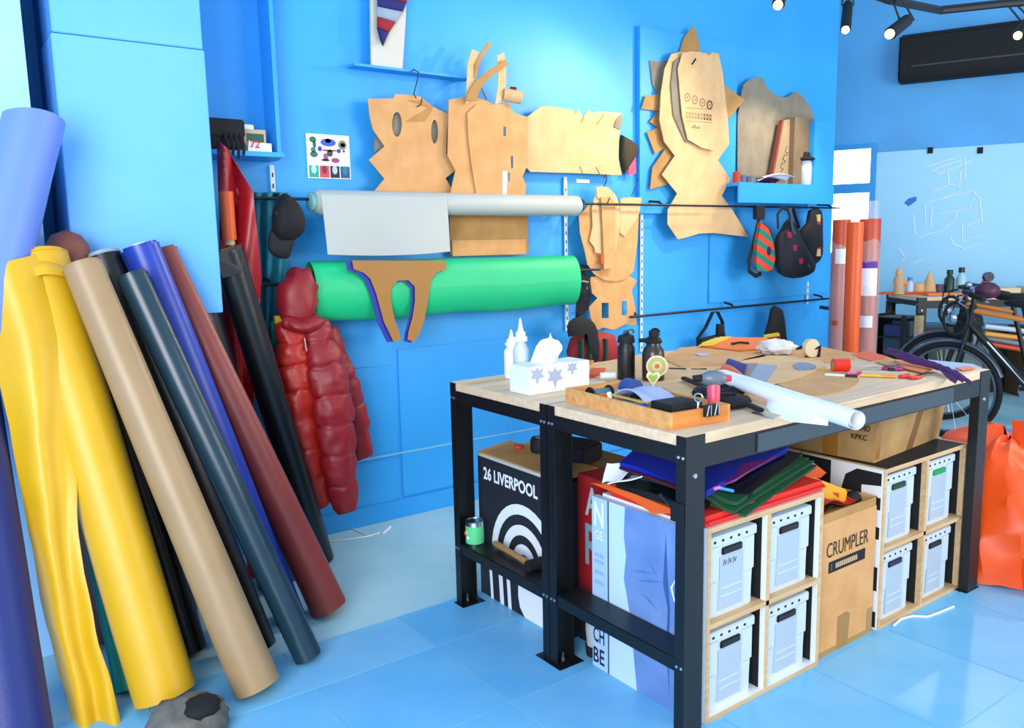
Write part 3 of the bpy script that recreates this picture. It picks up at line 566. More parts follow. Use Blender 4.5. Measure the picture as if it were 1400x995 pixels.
for k, (x0_, x1_, h, c, lab) in enumerate(((1005, 1012, .07, 'c04020', 'small red and white paint tin at the shelf end'), (1013, 1020, .05, '4a6a9a', 'small blue grey spool lying near the shelf end'), (1021, 1032, .045, '6a7078', 'small grey tin among oddments on the shelf'))):
    a = P(x0_, 250, Y=3.58); b = P(x1_, 250, Y=3.58); one('shelf_tin', MB().lathe(((a.x+b.x)/2, 3.59, sz), [((b.x-a.x)/2, 0), ((b.x-a.x)/2, h), ((b.x-a.x)*.3, h+.004)], 14), cmat(c, .5), lab, 'tin', smooth=40)
def curlfn(x0, x1, h, ph):
    def f(u, v): return (x0+(x1-x0)*u, 3.57+.10*v, sz+.012+h*abs(math.sin(u*2.2+ph))*(1-.3*v)+.01*math.sin(v*6))
    return f
a = P(1035, 245, Y=3.58).x; b = P(1084, 245, Y=3.58).x
one('curled_papers', MB().grid(curlfn(a, b, .06, .1), 12, 6, .002), M_PAPER, 'curled white papers lying on the shelf before the shield board', 'paper', smooth=60)
one('purple_papers', MB().grid(curlfn(a-.05, b-.12, .03, .4), 12, 6, .002), cmat('5a2a52', .6), 'curled plum coloured sheet under the white papers on the shelf', 'paper', smooth=60)
# ================================================================== skull pattern stack on hangers
z8 = Z_(3.825, 780, 240)
GK = 'kraft patterns on hangers beside the green roll'
def kp(lab, pts, Y, m, holes=(), hook=None, th=.004):
    t = thing('hanging_pattern', lab, 'cardboard', P(*z8([pts[len(pts)//2]])[0], Y=Y), GK)
    mk('sheet', card(MB(), z8(pts), Y, th, [z8(h) for h in holes]), m, t)
    if hook: mk('hanger_hook', wire(z8(hook), Y-.003, .003), M_BLACK, t)
rc = lambda a, b, c, d: [(a, c), (b, c), (b, d), (a, d)]
kp('kraft skull-like pattern with two rectangular slots at the bottom of the stack', [(85, 590), (108, 530), (200, 520), (300, 520), (347, 548), (320, 600), (338, 690), (346, 778), (322, 782), (292, 775), (262, 790), (228, 806), (172, 795), (130, 812), (106, 740), (96, 690), (142, 640)], 3.66, M_KRAFT, [rc(163, 200, 665, 745), rc(268, 295, 655, 730)])
kp('wide kraft pattern with rounded lower edge behind the stack', [(45, 210), (100, 150), (140, 120), (250, 140), (275, 114), (370, 114), (358, 200), (350, 350), (330, 500), (290, 540), (240, 552), (180, 548), (130, 520), (92, 480), (76, 400), (50, 300)], 3.65, M_KRAFT, hook=[(345, 12), (356, 30), (318, 105)])
kp('kraft ear-shaped piece on the right of the hanger stack', [(262, 120), (372, 116), (360, 200), (330, 250), (285, 320), (258, 300)], 3.642, M_KRAFT2)
kp('wavy-edged kraft piece on the left of the hanger stack', [(112, 172), (130, 100), (165, 110), (170, 300), (170, 412), (130, 402), (125, 375), (100, 340), (116, 262)], 3.636, M_KRAFT2)
kp('large curved kraft piece at the front of the hanger stack', [(135, 60), (165, 56), (200, 64), (238, 105), (258, 160), (260, 260), (240, 390), (228, 420), (226, 200), (205, 120), (140, 118)], 3.628, M_KRAFT2, hook=[(175, 14), (185, -6), (190, 20), (175, 56)])
kp('long straight kraft strip hanging in front of the stack', [(160, 112), (205, 108), (235, 150), (234, 484), (176, 490), (170, 300)], 3.62, M_KRAFT, hook=[(178, 152), (194, 142), (205, 116)])
one('orange_clip', card(MB(), z8(rc(160, 176, 412, 460)), 3.617, .008), cmat('e8501a', .5), 'small orange clip on the edge of the hanging kraft strip', 'clip')
q = [P(x, y, Y=3.55) for x, y in ((790, 258), (770, 254))]
one('wall_label', MB().box(P(788, 247, Y=WY-.003).x, P(806, 247, Y=WY-.003).x, WY-.004, WY-.001, P(795, 250, Y=WY).z, P(795, 245, Y=WY).z), M_PAPER, 'tiny white label stuck on blue wall above the kraft stack', 'label')
# dark straps and bags hanging low beside the skull pattern
t = thing('strap_bundle', 'bundle of black webbing straps hanging beside the green roll end', 'strap', P(795, 440, Y=3.62))
for k in range(5):
    x = 791+k*3.2; mk('strap', MB().tube([P(x, 362+k*4, Y=3.60), P(x+3*math.sin(k*2), 400, Y=3.58), P(x-2, 436-k*3, Y=3.6)], .014, 6, sq=.35), M_BLACKF, t)
mk('buckle', MB().tube([P(792, 384, Y=3.57), P(804, 386, Y=3.57)], .007, 6), M_GREYM, t)
t = thing('striped_bag', 'red and dark green striped bag with black harness hanging behind the bottles', 'bag', P(812, 488, Y=3.5))
q = [P(x, y, Y=3.58) for x, y in ((778, 462), (800, 455), (835, 457), (838, 500), (778, 500))]
mk('body', MB().puff(smoothpts(q, 2), .09, (0, -1, 0)), cmat('9a1c20', .7, 'fabric'), t, smooth=50)
for a_ in (795, 806, 828): mk('stripe', MB().box(P(a_, 470, Y=3.49).x-.012, P(a_, 470, Y=3.49).x+.012, 3.478, 3.51, P(a_, 498, Y=3.49).z, P(a_, 463, Y=3.49).z), cmat('16402e', .7, 'fabric'), t, bevel=.004)
mk('hook', MB().tube([P(792, 436, Y=3.5), P(792, 430, Y=3.60), (P(792, 436, Y=WY).x, WY-.006, P(792, 430, Y=3.6).z)], .006, 6), M_BLACK, t)
mk('harness', MB().puff(smoothpts([P(x, y, Y=3.5) for x, y in ((776, 440), (790, 433), (806, 437), (816, 452), (818, 490), (806, 492), (803, 452), (790, 446), (776, 460))], 2), .03, (0, -1, 0), 3), M_BLACKF, t, smooth=50)
# ================================================================== bags on the upper rail, right
zg = Z_(4.525, 960, 260)
t = thing('sling_bag', 'orange and green diagonally striped sling bag hanging from the rail', 'bag', P(1047, 374, Y=3.55))
yb = 3.585
body = zg([(365, 200), (410, 235), (440, 310), (452, 420), (440, 488), (400, 505), (345, 498), (335, 470), (340, 330)])
def clip(poly, f):
    out = []
    for i in range(len(poly)):
        p, q = poly[i-1], poly[i]; fp, fq = f(p), f(q)
        if (fp >= 0) != (fq >= 0): k = fp/(fp-fq); out.append((p[0]+(q[0]-p[0])*k, p[1]+(q[1]-p[1])*k))
        if fq >= 0: out.append(q)
    return out
mk('back_panel', MB().puff([P(x, y, Y=yb) for x, y in body], .03, (0, -1, 0)), M_BLACKF, t, smooth=50)
for k in range(-6, 14):
    h0, h1 = 150-230+k*8.6*4.525, 150-230+(k+1)*8.6*4.525
    g_ = lambda p: (p[1]-260)*4.525-.75*((p[0]-960)*4.525-335)
    bd = clip(clip(body, lambda p: g_(p)-h0-60), lambda p: h1+60-g_(p))
    if len(bd) > 2: mk('stripe', MB().prism([P(x, y, Y=yb-.052) for x, y in bd], (0, .03, 0)), cmat('e8401c', .7, 'fabric', bump=.2) if k % 2 else cmat('18806a', .7, 'fabric', bump=.2), t)
mk('strap', MB().tube([P(x, y, Y=3.57) for x, y in zg([(362, 100), (345, 200), (315, 330), (288, 430), (290, 500), (330, 530), (365, 515)])], .016, 6, sq=.3), M_BLACKF, t)
mk('buckle', MB().box(P(1032, 290, Y=3.56).x, P(1045, 290, Y=3.56).x, 3.55, 3.58, P(1040, 300, Y=3.56).z, P(1040, 281, Y=3.56).z), M_BLACKM, t, bevel=.006)
mk('emblem', card(MB(), zg(oval(415, 375, 12, 28)), 3.530, .004), cmat('1a1c40', .6), t)
t = thing('sling_bag', 'black sling bag with red squares on its strap hanging from the rail', 'bag', P(1083, 380, Y=3.55))
mk('body', MB().puff(smoothpts([P(x, y, Y=yb) for x, y in zg([(450, 290), (480, 240), (520, 175), (560, 230), (600, 320), (680, 470), (640, 525), (540, 545), (460, 510), (445, 400)])], 2), .085, (0, -1, 0)), cmat('141824', .75, 'fabric', bump=.25), t, smooth=50)
for pts in ([(470, 240), (466, 150), (495, 108), (530, 120), (545, 180)], [(548, 110), (560, 240), (610, 350), (665, 480)], [(560, 110), (600, 235)]):
    mk('strap', MB().tube([P(x, y, Y=3.515+(.06 if y < 130 else 0)) for x, y in zg(pts)], .013, 6, sq=.35), M_BLACKF if pts[0][0] != 548 else cmat('3a4a54', .7), t)
for k in range(3): mk('patch', card(MB(), zg([(525+k*36, 262+k*80), (550+k*36, 258+k*80), (556+k*36, 292+k*80), (532+k*36, 298+k*80)]), 3.502, .008), cmat('a01838', .6), t)
t = thing('sling_bag', 'dark navy bag with striped woven edge hanging at rail end', 'bag', P(1112, 360, Y=3.56))
mk('body', MB().puff(smoothpts([P(x, y, Y=3.6) for x, y in zg([(600, 250), (640, 200), (655, 120), (715, 120), (722, 260), (722, 400), (690, 455), (640, 420), (606, 350)])], 2), .07, (0, -1, 0)), cmat('10141e', .75, 'fabric', bump=.2), t, smooth=50)
for k, c in enumerate(('d8b870', 'c02020', 'd8b838', '301818', 'c02830', 'd8c080')):
    mk('woven_edge', card(MB(), zg(rc(714, 733, 150+k*43, 193+k*43)), 3.535, .02), cmat(c, .7), t)
# two black harness bags on the lower rail
t = thing('harness_bag', 'black webbing harness with yellow trim on low rail, between kraft stack and other harness', 'bag', P(970, 470, Y=3.55))
mk('strap', MB().tube([P(x, y, Y=3.6) for x, y in zg([(-30, 920), (20, 850), (65, 755), (95, 752), (125, 815), (128, 900)])], .016, 6, sq=.35), M_BLACKF, t)
mk('pouch', MB().puff([P(x, y, Y=3.6) for x, y in zg([(85, 825), (125, 828), (132, 900), (80, 905)])], .03, (0, -1, 0), 3), M_BLACKF, t)
mk('base', MB().puff([P(x, y, Y=3.62) for x, y in zg([(-40, 920), (130, 880), (140, 960), (-40, 980)])], .05, (0, -1, 0), 3), M_BLACKF, t); mk('trim', MB().puff([P(x, y, Y=3.57) for x, y in zg([(-10, 945), (90, 908), (110, 925), (0, 965)])], .012, (0, -1, 0), 3), cmat('d8c020', .6), t)
t = thing('harness_bag', 'black harness bag with yellow and red trim at the far end of the low rail', 'bag', P(1060, 465, Y=3.55))
mk('body', MB().puff([P(x, y, Y=3.61) for x, y in zg([(420, 730), (440, 712), (480, 735), (495, 800), (508, 930), (370, 925), (400, 830)])], .05, (0, -1, 0), 3), M_BLACKF, t, smooth=50)
mk('trim', card(MB(), zg([(385, 895), (475, 880), (482, 900), (385, 915)]), 3.55, .012), cmat('d8c020', .6), t); mk('trim', card(MB(), zg([(385, 917), (482, 902), (486, 925), (385, 935)]), 3.55, .012), cmat('b02020', .6), t)
# ================================================================== standing orange rolls by the wall end
GO = 'tall orange rolls at the end of the wall'
def upright(px0, px1, ptop, X, lab, m, wrap=None, lbl=()):
    D = 5.55+X; a = P(px0, 480, D=D); b = P(px1, 480, D=D); r = (b-a).length/2; c = (a+b)/2; c.z = 0; h = P((px0+px1)/2, ptop, D=D).z
    t = thing('orange_roll', lab, 'roll', (c.x, c.y, 0), GO)
    mk('fabric', MB().lathe((c.x, c.y, .0), [(r*.97, 0), (r, .01), (r, h*.5), (r, h-.01), (r*.95, h), (r*.5, h-.004), (r*.48, h-.03)], 26), m, t, smooth=40)
    if wrap: mk('plastic_wrap', MB().tube([(c.x+.004*math.sin(k*2.1), c.y, .02+k*(h+.10)/14) for k in range(15)], [r*(1.12+.03*math.sin(k*1.7)) for k in range(12)]+[r*.95, r*.8, r*.75], 22, cap=False), wrap, t, smooth=30, jit=.008)
    to = (CAM-c); to.z = 0; to.normalize(); sd = Vector((-to.y, to.x, 0))
    for (y0_, y1_, wfr, cc) in lbl:
        z0_ = P(px0, y1_, D=D).z; z1_ = P(px0, y0_, D=D).z
        pts = [[c+to*math.cos(th)*r*1.20+sd*math.sin(th)*r*1.20 for th in (-wfr, -wfr/2, 0, wfr/2, wfr)]]
        mk('label_sheet', MB().grid(lambda u, v: pts[0][0].lerp(pts[0][4], u)+to*r*.22*math.sin(u*math.pi)+Vector((0, 0, z0_+(z1_-z0_)*v)), 6, 1, .001), cmat(cc, .5), t)
    return t
M_WRAP = mat('clear_wrap', 'e8ecee', .12, 'plain', alpha=.22, bump=.5)
upright(1152, 1173, 304, -.18, 'bare matt orange vinyl roll standing between two wrapped rolls', VOR)
upright(1133, 1156, 301, .12, 'terracotta roll in clear wrap standing against the wall end', cmat('b8451f', .4, 'vinyl'), M_WRAP, [(340, 360, .5, 'e8e8e8')])
upright(1169, 1196, 300, .10, 'terracotta roll in crumpled clear wrap with white and purple label', cmat('b8451f', .4, 'vinyl'), M_WRAP, [(366, 403, .75, 'eceaf0'), (357, 366, .75, '5a2a9a'), (430, 446, .5, 'e0e4e8')])
p = P(1138, 423, Y=3.60)
one('rail_end_hook', MB().tube([P(1122, 420, Y=3.62), P(1150, 424, Y=3.4)], .014, 8), M_BLACK, 'short thick black hook projecting from the wall end', 'hook')
# ================================================================== workbenches (two pushed together, a third at the back)
BX0, BX1, BY0, BD, TZ = 1.61, 3.342, 1.45, .602, .903
def workbench(lab, loc, L=BX1-BX0, Dp=BD, grp=None):
    t = thing('workbench', lab, 'workbench', loc, grp)
    K = dict(local=True)
    npl = 6
    for k in range(npl):
        y0_ = .004+(Dp-.008)*k/npl; y1_ = .004+(Dp-.008)*(k+1)/npl
        mk('plank', MB().box(.003, L-.003, y0_+.0004, y1_-.0004, .872, TZ), M_BENCH, t, **K)
    fw, fy, th = .076, .036, .004
    for sx in (0, 1):
        for sy in (0, 1):
            x0_ = -.001 if sx == 0 else L-fw+.001; x1_ = x0_+fw; ys = (lambda y: y) if sy == 0 else (lambda y: Dp-y)
            B_ = lambda m, xa, xb, ya, yb, za, zb: m.box(xa, xb, min(ys(ya), ys(yb)), max(ys(ya), ys(yb)), za, zb)
            m = MB(); B_(m, x0_, x1_, 0, th, .004, TZ-.002); B_(m, x0_, x0_+th, th, fy, .004, TZ-.002); B_(m, x1_-th, x1_, th, fy, .004, TZ-.002)
            lg = mk('leg', m, M_BLACK, t, **K)
            mk('foot_plate', B_(MB(), x0_-.012, x1_+.018, -.002, fy+.03, 0, .005), M_BLACK, lg, **K)
            mk('anchor_bolt', MB().lathe((x0_+fw/2, ys(fy*.6), .005), [(.006, 0), (.006, .012), (.003, .014), (.003, .03)], 8), M_GREYM, lg, **K)
            xo = x0_ if sx == 0 else x1_; dx = -.003 if sx == 0 else .003
            for zz in (.842, .236):
                for yy in (.010, .027): mk('bolt', MB().lathe((xo, ys(yy), zz), [(.005, 0), (.005, .003), (.003, .0042)], 8, (dx, 0, 0)), M_STEEL, lg, **K)
            mk('bolt', MB().lathe((x0_+fw*.45, ys(0), .79), [(.008, 0), (.007, .004)], 10, (0, -1 if sy == 0 else 1, 0)), M_STEEL, lg, **K)
    for sx in (0, 1):
        xa = .001 if sx == 0 else L-.041
        mk('end_rail', MB().box(xa, xa+.04, .036, Dp-.036, .826, .871), M_BLACK, t, **K)
        xb = .001 if sx == 0 else L-.045
        mk('lower_rail', MB().box(xb, xb+(.10 if sx == 0 else .044), .036, Dp-.036, .215, .258), M_BLACK, t, bevel=.003, **K)
    for ya, yb in ((.002, .042), (Dp-.042, Dp-.002)):
        mk('long_rail', MB().box(.075, L-.075, ya, yb, .806, .871), M_BLACK, t, **K)
    return t
wb1 = workbench('black steel workbench with pale wood top, standing over the cube shelves', (BX0, BY0, 0))
mk('front_strip', MB().box(.30, 1.44, -.004, .0015, .812, .866), cmat('39444c', .4), wb1, local=True)
m = MB().box(.003, .012, .028, .050, .70, .745); m.tube([(.0, .045, .735), (-.004, .075, .72), (-.004, .11, .745)], .006, 6)
mk('clamp_bracket', MB().box(-.006, -.001, .003, .05, .66, .715), M_BLACK, wb1, local=True); mk('clamp_bracket', MB().tube([(-.004, .05, .70), (.0, .095, .722)], .006, 6), M_BLACK, wb1, local=True)
wb2 = copy_tree(wb1); wb2.location = (BX0, BY0+BD+.004, 0)
wb2['label'] = 'black steel workbench with pale wood top, standing over the black lettered box'
for ch in list(wb2.children):
    if ch.name.startswith(('clamp', 'front')): bpy.data.objects.remove(ch)
# ================================================================== cube shelves with plastic crates
def cubby(lab, x0, x1, y0, y1, h, side, inner, letter=False):
    th = .016; t = thing('cube_shelf', lab, 'shelf', ((x0+x1)/2, (y0+y1)/2, 0), 'cube shelves under the workbench'); xm = (x0+x1)/2; zm = h*.5
    for xa, nm in ((x0, 'side_panel'), (x1-th, 'side_panel'), (xm-th/2, 'divider')):
        mk(nm, MB().box(xa, xa+th, y0+.001, y1, th if nm == 'divider' else 0, h-th if nm == 'divider' else h), side, t)
    mk('top_panel', MB().box(x0+th, x1-th, y0+.001, y1, h-th, h), inner if letter else side, t); mk('bottom_panel', MB().box(x0+th, x1-th, y0+.001, y1, 0, th), side, t)
    for xa, xb in ((x0+th, xm-th/2), (xm+th/2, x1-th)): mk('shelf_panel', MB().box(xa, xb, y0+.001, y1, zm-th/2, zm+th/2), M_PLY, t)
    mk('back_panel', MB().box(x0+th, x1-th, y1-.006, y1, th, h-th), M_BLACKM, t)
    for xa, xb, za, zb in ((x0, x0+th, 0, h), (x1-th, x1, 0, h), (xm-th/2, xm+th/2, th, h-th), (x0+th, x1-th, h-th, h), (x0+th, x1-th, 0, th), (x0+th, x1-th, zm-th/2, zm+th/2)):
        mk('edge_band', MB().box(xa+.0005, xb-.0005, y0-.0012, y0+.001, za, zb), M_PLY, t)
    for c in (0, 1):
        mk('dark_liner', MB().box((xm-th/2-.003) if c == 0 else (x1-th-.003), (xm-th/2-.0005) if c == 0 else (x1-th-.0005), y0+.02, y1-.01, th, h-th), inner, t)
    return t, th, xm, zm
def crate(lab, x, y, z, tagc, group='plastic crates in the cube shelves', w=.205, d=.33, h=.252, notes=False):
    t = thing('plastic_crate', lab, 'crate', (x+w/2, y+d/2, z), group); tp_ = .008
    b = MB().hexa([(x+tp_, y+tp_, z), (x+w-tp_, y+tp_, z), (x+w-tp_, y+d, z), (x+tp_, y+d, z), (x+.002, y+.004, z+h-.03), (x+w-.002, y+.004, z+h-.03), (x+w-.002, y+d, z+h-.03), (x+.002, y+d, z+h-.03)])
    mk('body', b, M_PLAST, t)
    rm = mk('rim', MB().box(x-.004, x+w+.004, y-.004, y+d+.004, z+h-.03, z+h), M_PLAST, t, bevel=.003)
    for k in range(5): mk('rim_hole', MB().box(x+.02+k*.036, x+.029+k*.036, y-.0055, y-.0035, z+h-.019, z+h-.012), M_BLACKM, rm)
    for xa, xb, za in ((x+.002, x+.052, z+.0), (x+w-.052, x+w-.002, z+.0)): 
        mk('corner_rib', MB().box(xa, xb, y-.001, y+.012, z+h*.45, z+h-.03), M_PLAST, t, bevel=.004)
        mk('corner_rib', MB().box(xa+.006, xb-.006, y+.003, y+.014, z+.004, z+h*.45), M_PLAST, t, bevel=.004)
    mk('front_recess', MB().box(x+.056, x+w-.056, y+.002, y+.010, z+.02, z+h-.07), M_PLAST2, t)
    mk('handle_slot', MB().box(x+.065, x+w-.06, y-.002, y+.012, z+h-.065, z+h-.042), cmat(tagc, .5), t, bevel=.003)
    mk('lower_rib', MB().box(x+.06, x+w-.06, y-.0005, y+.004, z+.06, z+.064), M_PLAST, t); mk('lower_rib', MB().box(x+.06, x+w-.06, y-.0005, y+.004, z+.085, z+.089), M_PLAST, t)
    if notes:
        for k in range(3): mk('handwriting', MB().tube([(x+.07+k*.022, y+.001, z+.155), (x+.074+k*.022, y+.001, z+.175), (x+.08+k*.022, y+.001, z+.158), (x+.086+k*.022, y+.001, z+.172)], .0012, 4), M_GREYM, t)
    return t
c1, th, xm, zm = cubby('white sided four-cube shelf topped with red and green fabric', 1.742, 2.308, 1.486, 1.93, .606, M_WHITE, M_BLACKM)
for nm, xa, za, c, n, lab in (('', 1.742+th+.006, zm+th/2, '0c1014', True, 'pale plastic crate with handwriting on its front in white shelf'), ('', xm+th/2+.006, zm+th/2, '0c1014', False, 'pale plastic crate right of the handwritten crate in white shelf'),
        ('', 1.742+th+.006, th, '0c1014', False, 'pale plastic crate directly under the handwritten crate'), ('', xm+th/2+.006, th, '0c1014', False, 'pale plastic crate at the bottom of white shelf beside the carton')):
    crate(lab, xa, 1.502, za, c, notes=n, w=.215 if xa < xm else .22, h=.255)
c2, th, xm, zm = cubby('plywood four-cube shelf with white and black lettered side', 2.69, 3.292, 1.496, 1.93, .606, M_PLY, M_BLACKM, True)
mk('painted_side', MB().box(2.6865, 2.6899, 1.50, 1.925, .002, .604), M_WHITE, c2)
xx = 2.6855; sx_ = lambda pts: [(xx, y, z) for y, z in pts]
mk('painted_letter', MB().prism(sx_([(1.505, .59), (1.60, .59), (1.645, .56), (1.66, .50), (1.66, .42), (1.63, .37), (1.57, .345), (1.505, .345), (1.505, .39), (1.56, .395), (1.575, .42), (1.575, .455), (1.505, .455), (1.505, .50), (1.58, .50), (1.58, .535), (1.505, .545)]), (.001, 0, 0)), M_BLACKM, c2)
mk('painted_letter', MB().box(xx, xx+.001, 1.705, 1.92, .36, .60), M_BLACKM, c2); mk('painted_letter', MB().box(xx, xx+.001, 1.505, 1.53, .15, .24), M_BLACKM, c2); mk('painted_letter', MB().box(xx, xx+.001, 1.505, 1.54, .01, .07), M_BLACKM, c2)
for xa, za, c, lab in ((2.69+th+.006, zm+th/2, '0c3a24', 'pale plastic crate with green-black slot beside the white lettered side'), (xm+th/2+.006, zm+th/2, '0c9a4c', 'pale plastic crate with bright green slot tag in plywood shelf'),
        (2.69+th+.006, th, '12164a', 'pale plastic crate with navy slot at bottom of plywood shelf'), (xm+th/2+.006, th, '10161a', 'pale plastic crate with black slot in lowest cube by bench leg')):
    crate(lab, xa, 1.512, za, c, w=.215, h=.262)
# ================================================================== tall carton with lettering between the shelves
cx0, cx1, cy0, cy1, ch = 2.334, 2.662, 1.505, 1.86, .50
t = thing('tall_carton', 'tall brown open carton with black brand lettering between the shelves', 'box', ((cx0+cx1)/2, 1.68, 0))
mk('body', MB().box(cx0, cx1, cy0, cy1, 0, ch-.02), M_KRAFT, t)
for a_ in ((cx0, cx1, cy0, cy0+.005), (cx0, cx1, cy1-.005, cy1), (cx0, cx0+.005, cy0, cy1), (cx1-.005, cx1, cy0, cy1)): mk('flap', MB().box(*a_, ch-.02, ch+.012), M_KRAFT3 if a_[3] == cy0+.005 else M_KRAFT, t)
a = P(1129, 766, Y=cy0); b = P(1187, 738, Y=cy0)
mk('lettering', text_mb('CRUMPLER', (cx0+.03, cy0-.001, .355), (1, 0, 0), (0, 0, 1), width=.25, height=.052, bold=-.004), M_BLACKM, t)
mk('printed_bar', MB().box(cx0+.045, cx0+.265, cy0-.0012, cy0-.0002, .298, .338), M_BLACKM, t)
for k in range(11): mk('bar_print', MB().box(cx0+.085+k*.012, cx0+.094+k*.012, cy0-.0018, cy0-.0011, .309, .327), cmat('c8a880', .7), t)
mk('bar_print', MB().box(cx0+.058, cx0+.064, cy0-.0018, cy0-.0011, .306, .330), cmat('6a5a48', .7), t)
mk('tape', MB().prism([(cx0+.11, cy0-.001, .0), (cx0+.11, cy0-.001, .125), (cx0+.16, cy0-.001, .13), (cx0+.185, cy0-.001, .118), (cx0+.175, cy0-.001, .0)], (0, .0008, 0)), cmat('a87a3a', .4), t)
mk('tape', MB().box(cx0+.002, cx1-.002, cy0-.0008, cy0, .0, .022), cmat('b08548', .4), t); mk('tape', MB().box(cx1-.035, cx1, cy0-.0008, cy0, .022, .10), cmat('b08548', .4), t)
# things in the carton
t = thing('yellow_pouch', 'yellow vinyl pouch with a red triangle and black cap in the tall carton', 'pouch', (2.45, 1.58, ch-.02))
q = [P(x, y, Y=1.56) for x, y in ((1104, 652), (1118, 654), (1160, 670), (1156, 692), (1128, 686), (1110, 668))]
mk('body', MB().prism(q, (0, .03, 0)), cmat('f0b010', .5, 'vinyl'), t, bevel=.006)
mk('red_triangle', MB().prism([P(x, y, Y=1.557) for x, y in ((1139, 673), (1147, 674), (1147, 680))], (0, .002, 0)), cmat('d82818', .5), t)
mk('cap', MB().ell(P(1165, 682, Y=1.575), .035, .03, .03), M_BLACKM, t, smooth=60)
for k, (xa, ya, xb, yb_, c, lab) in enumerate(((1130, 688, 1190, 698, 'c02020', 'red vinyl scrap poking from the tall carton'), (1127, 700, 1180, 694, '401410', 'dark maroon scrap in the tall carton'), (1126, 706, 1148, 702, 'e8b818', 'small yellow scrap at the carton corner'))):
    p0_, p1_ = P(xa, ya, Y=1.52+.03*k), P(xb, yb_, Y=1.55+.03*k); p0_.z = max(p0_.z, ch-.006); p1_.z = max(p1_.z, ch-.004); p1_.x = min(p1_.x, 2.63); p0_.x = max(p0_.x, 2.345)
    one('vinyl_scrap', MB().grid(lambda u, v: p0_.lerp(p1_, u)+Vector((0, .08*v, .012*math.sin(u*7+v*3))), 8, 3, .004), cmat(c, .5), lab, 'fabric', smooth=60)
# ================================================================== big brown box on the plywood shelf
t = thing('brown_box', 'battered brown cardboard box with tape resting on the plywood shelf', 'box', (2.95, 1.75, .606))
a = P(1195, 633, Z=.607); b = P(1283, 598, Z=.607); c = P(1086, 598, Z=.607)
rgt = (b-a).normalized(); bk_ = Vector((-rgt.y, rgt.x, 0)); Wb = (b-a).length; Db = .36; hb = .192
a = a+Vector((.0, .0, 0)); V = lambda u, v, z: a+rgt*u+bk_*v+Vector((0, 0, z))
lean = .012
bx = [V(0, 0, 0), V(Wb, 0, 0), V(Wb, Db, 0), V(0, Db, 0), V(.0, -lean, hb), V(Wb+.04, -lean, hb+.004), V(Wb+.02, Db, hb), V(-.01, Db, hb)]
MBX = mat('worn_carton', 'b8935c', .75, 'kraft', col2='a47f4a', bump=.05)
mk('body', MB().hexa(bx), MBX, t)
mk('tape', MB().prism([V(.003, -lean*.05-.001, .01), V(.035, -lean*.05-.001, .01), V(.04, -lean-.001, hb-.01), V(.006, -lean-.001, hb-.01)], bk_*.001), cmat('a8722c', .35), t)
mk('tape', MB().prism([V(Wb*.46, -.0012, .0), V(Wb*.56, -.0012, .0), V(Wb*.72, -lean-.0012, hb), V(Wb*.64, -lean-.0012, hb)], bk_*.001), cmat('7d5c2c', .5), t)
lf = -rgt
mk('tape', MB().prism([V(-.0015, .14, 0), V(-.0015, .20, 0), V(-.009, .20, hb*.7), V(-.009, .14, hb*.7)], rgt*.001), cmat('a8722c', .35), t)
mk('paper_label', MB().prism([V(-.010, .10, .125), V(-.010, .28, .125), V(-.012, .28, .175), V(-.012, .10, .175)], rgt*.001), M_PAPER, t)
mk('handwriting', text_mb('CHINO', V(-.0105, .085, .115), -bk_, (0, 0, 1), height=.022, width=.07), M_BLACKM, t)
mk('handwriting', text_mb('KPKC', V(-.0095, .085, .08), -bk_, (0, 0, 1), height=.02, width=.06), M_BLACKM, t)
t = thing('striped_cloth', 'navy cloth with yellow stripes peeping out of the brown box', 'cloth', V(Wb*.75, .03, hb))
q0 = V(Wb*.62, -.004, hb-.012); mk('body', MB().prism([q0, V(Wb*.98, -.004, hb-.01), V(Wb*1.0, .02, hb+.028), V(Wb*.70, .02, hb+.018)], bk_*.02), cmat('2a2060', .7, 'fabric'), t)
for k in (0, 1): mk('stripe', MB().prism([V(Wb*(.66+.15*k), -.007, hb-.008), V(Wb*(.71+.15*k), -.007, hb-.008), V(Wb*(.79+.15*k), .014, hb+.026), V(Wb*(.74+.15*k), .014, hb+.026)], bk_*.004), cmat('e8c030', .7), t)
one('plywood_sheet', MB().box(3.245, 3.28, 1.72, 1.92, .607, .80), M_PLY, 'pale plywood offcut standing upright on the shelf by bench leg', 'board')
# ================================================================== fabric pile on the white shelf
GPF = 'folded fabrics piled on the white shelf'
def slab(name, lab, c, th, m_kind=None, waves=.004, n=10, cat='fabric', grp=GPF, rough=.5):
    c = [Vector(p) for p in c]
    def f(u, v):
        p = (c[0]*(1-u)+c[1]*u)*(1-v)+(c[3]*(1-u)+c[2]*u)*v
        return p+Vector((0, 0, waves*math.sin(u*7+v*4)))
    return one(name, MB().grid(f, n, n, th), m_kind, lab, cat, grp, smooth=50)
MRED = cmat('e8281c', .5, 'vinyl'); MGRN = cmat('0c4a28', .6, 'vinyl'); MBLU = cmat('1428b0', .42, 'vinyl', col2='0c1c8a', bump=.1); MORG = cmat('f06018', .5, 'vinyl')
z = .608
one('folded_vinyl', MB().box(1.725, 2.318, 1.478, 1.90, z, z+.034), MRED, 'folded bright red vinyl lying directly on top of the white shelf', 'fabric', GPF, bevel=.014)
q0 = [P(807, 661, X=1.716), P(846, 676, X=1.716), P(918, 708, X=1.712), P(905, 690, X=1.75)]
one('vinyl_edge', MB().prism([P(x, y, X=1.712) for x, y in ((807, 660), (830, 663), (870, 676), (916, 695), (916, 702), (892, 702), (866, 684), (836, 672))], (.03, 0, 0)), MORG, 'orange vinyl edge sagging over the side of the jeans poster', 'fabric', GPF)
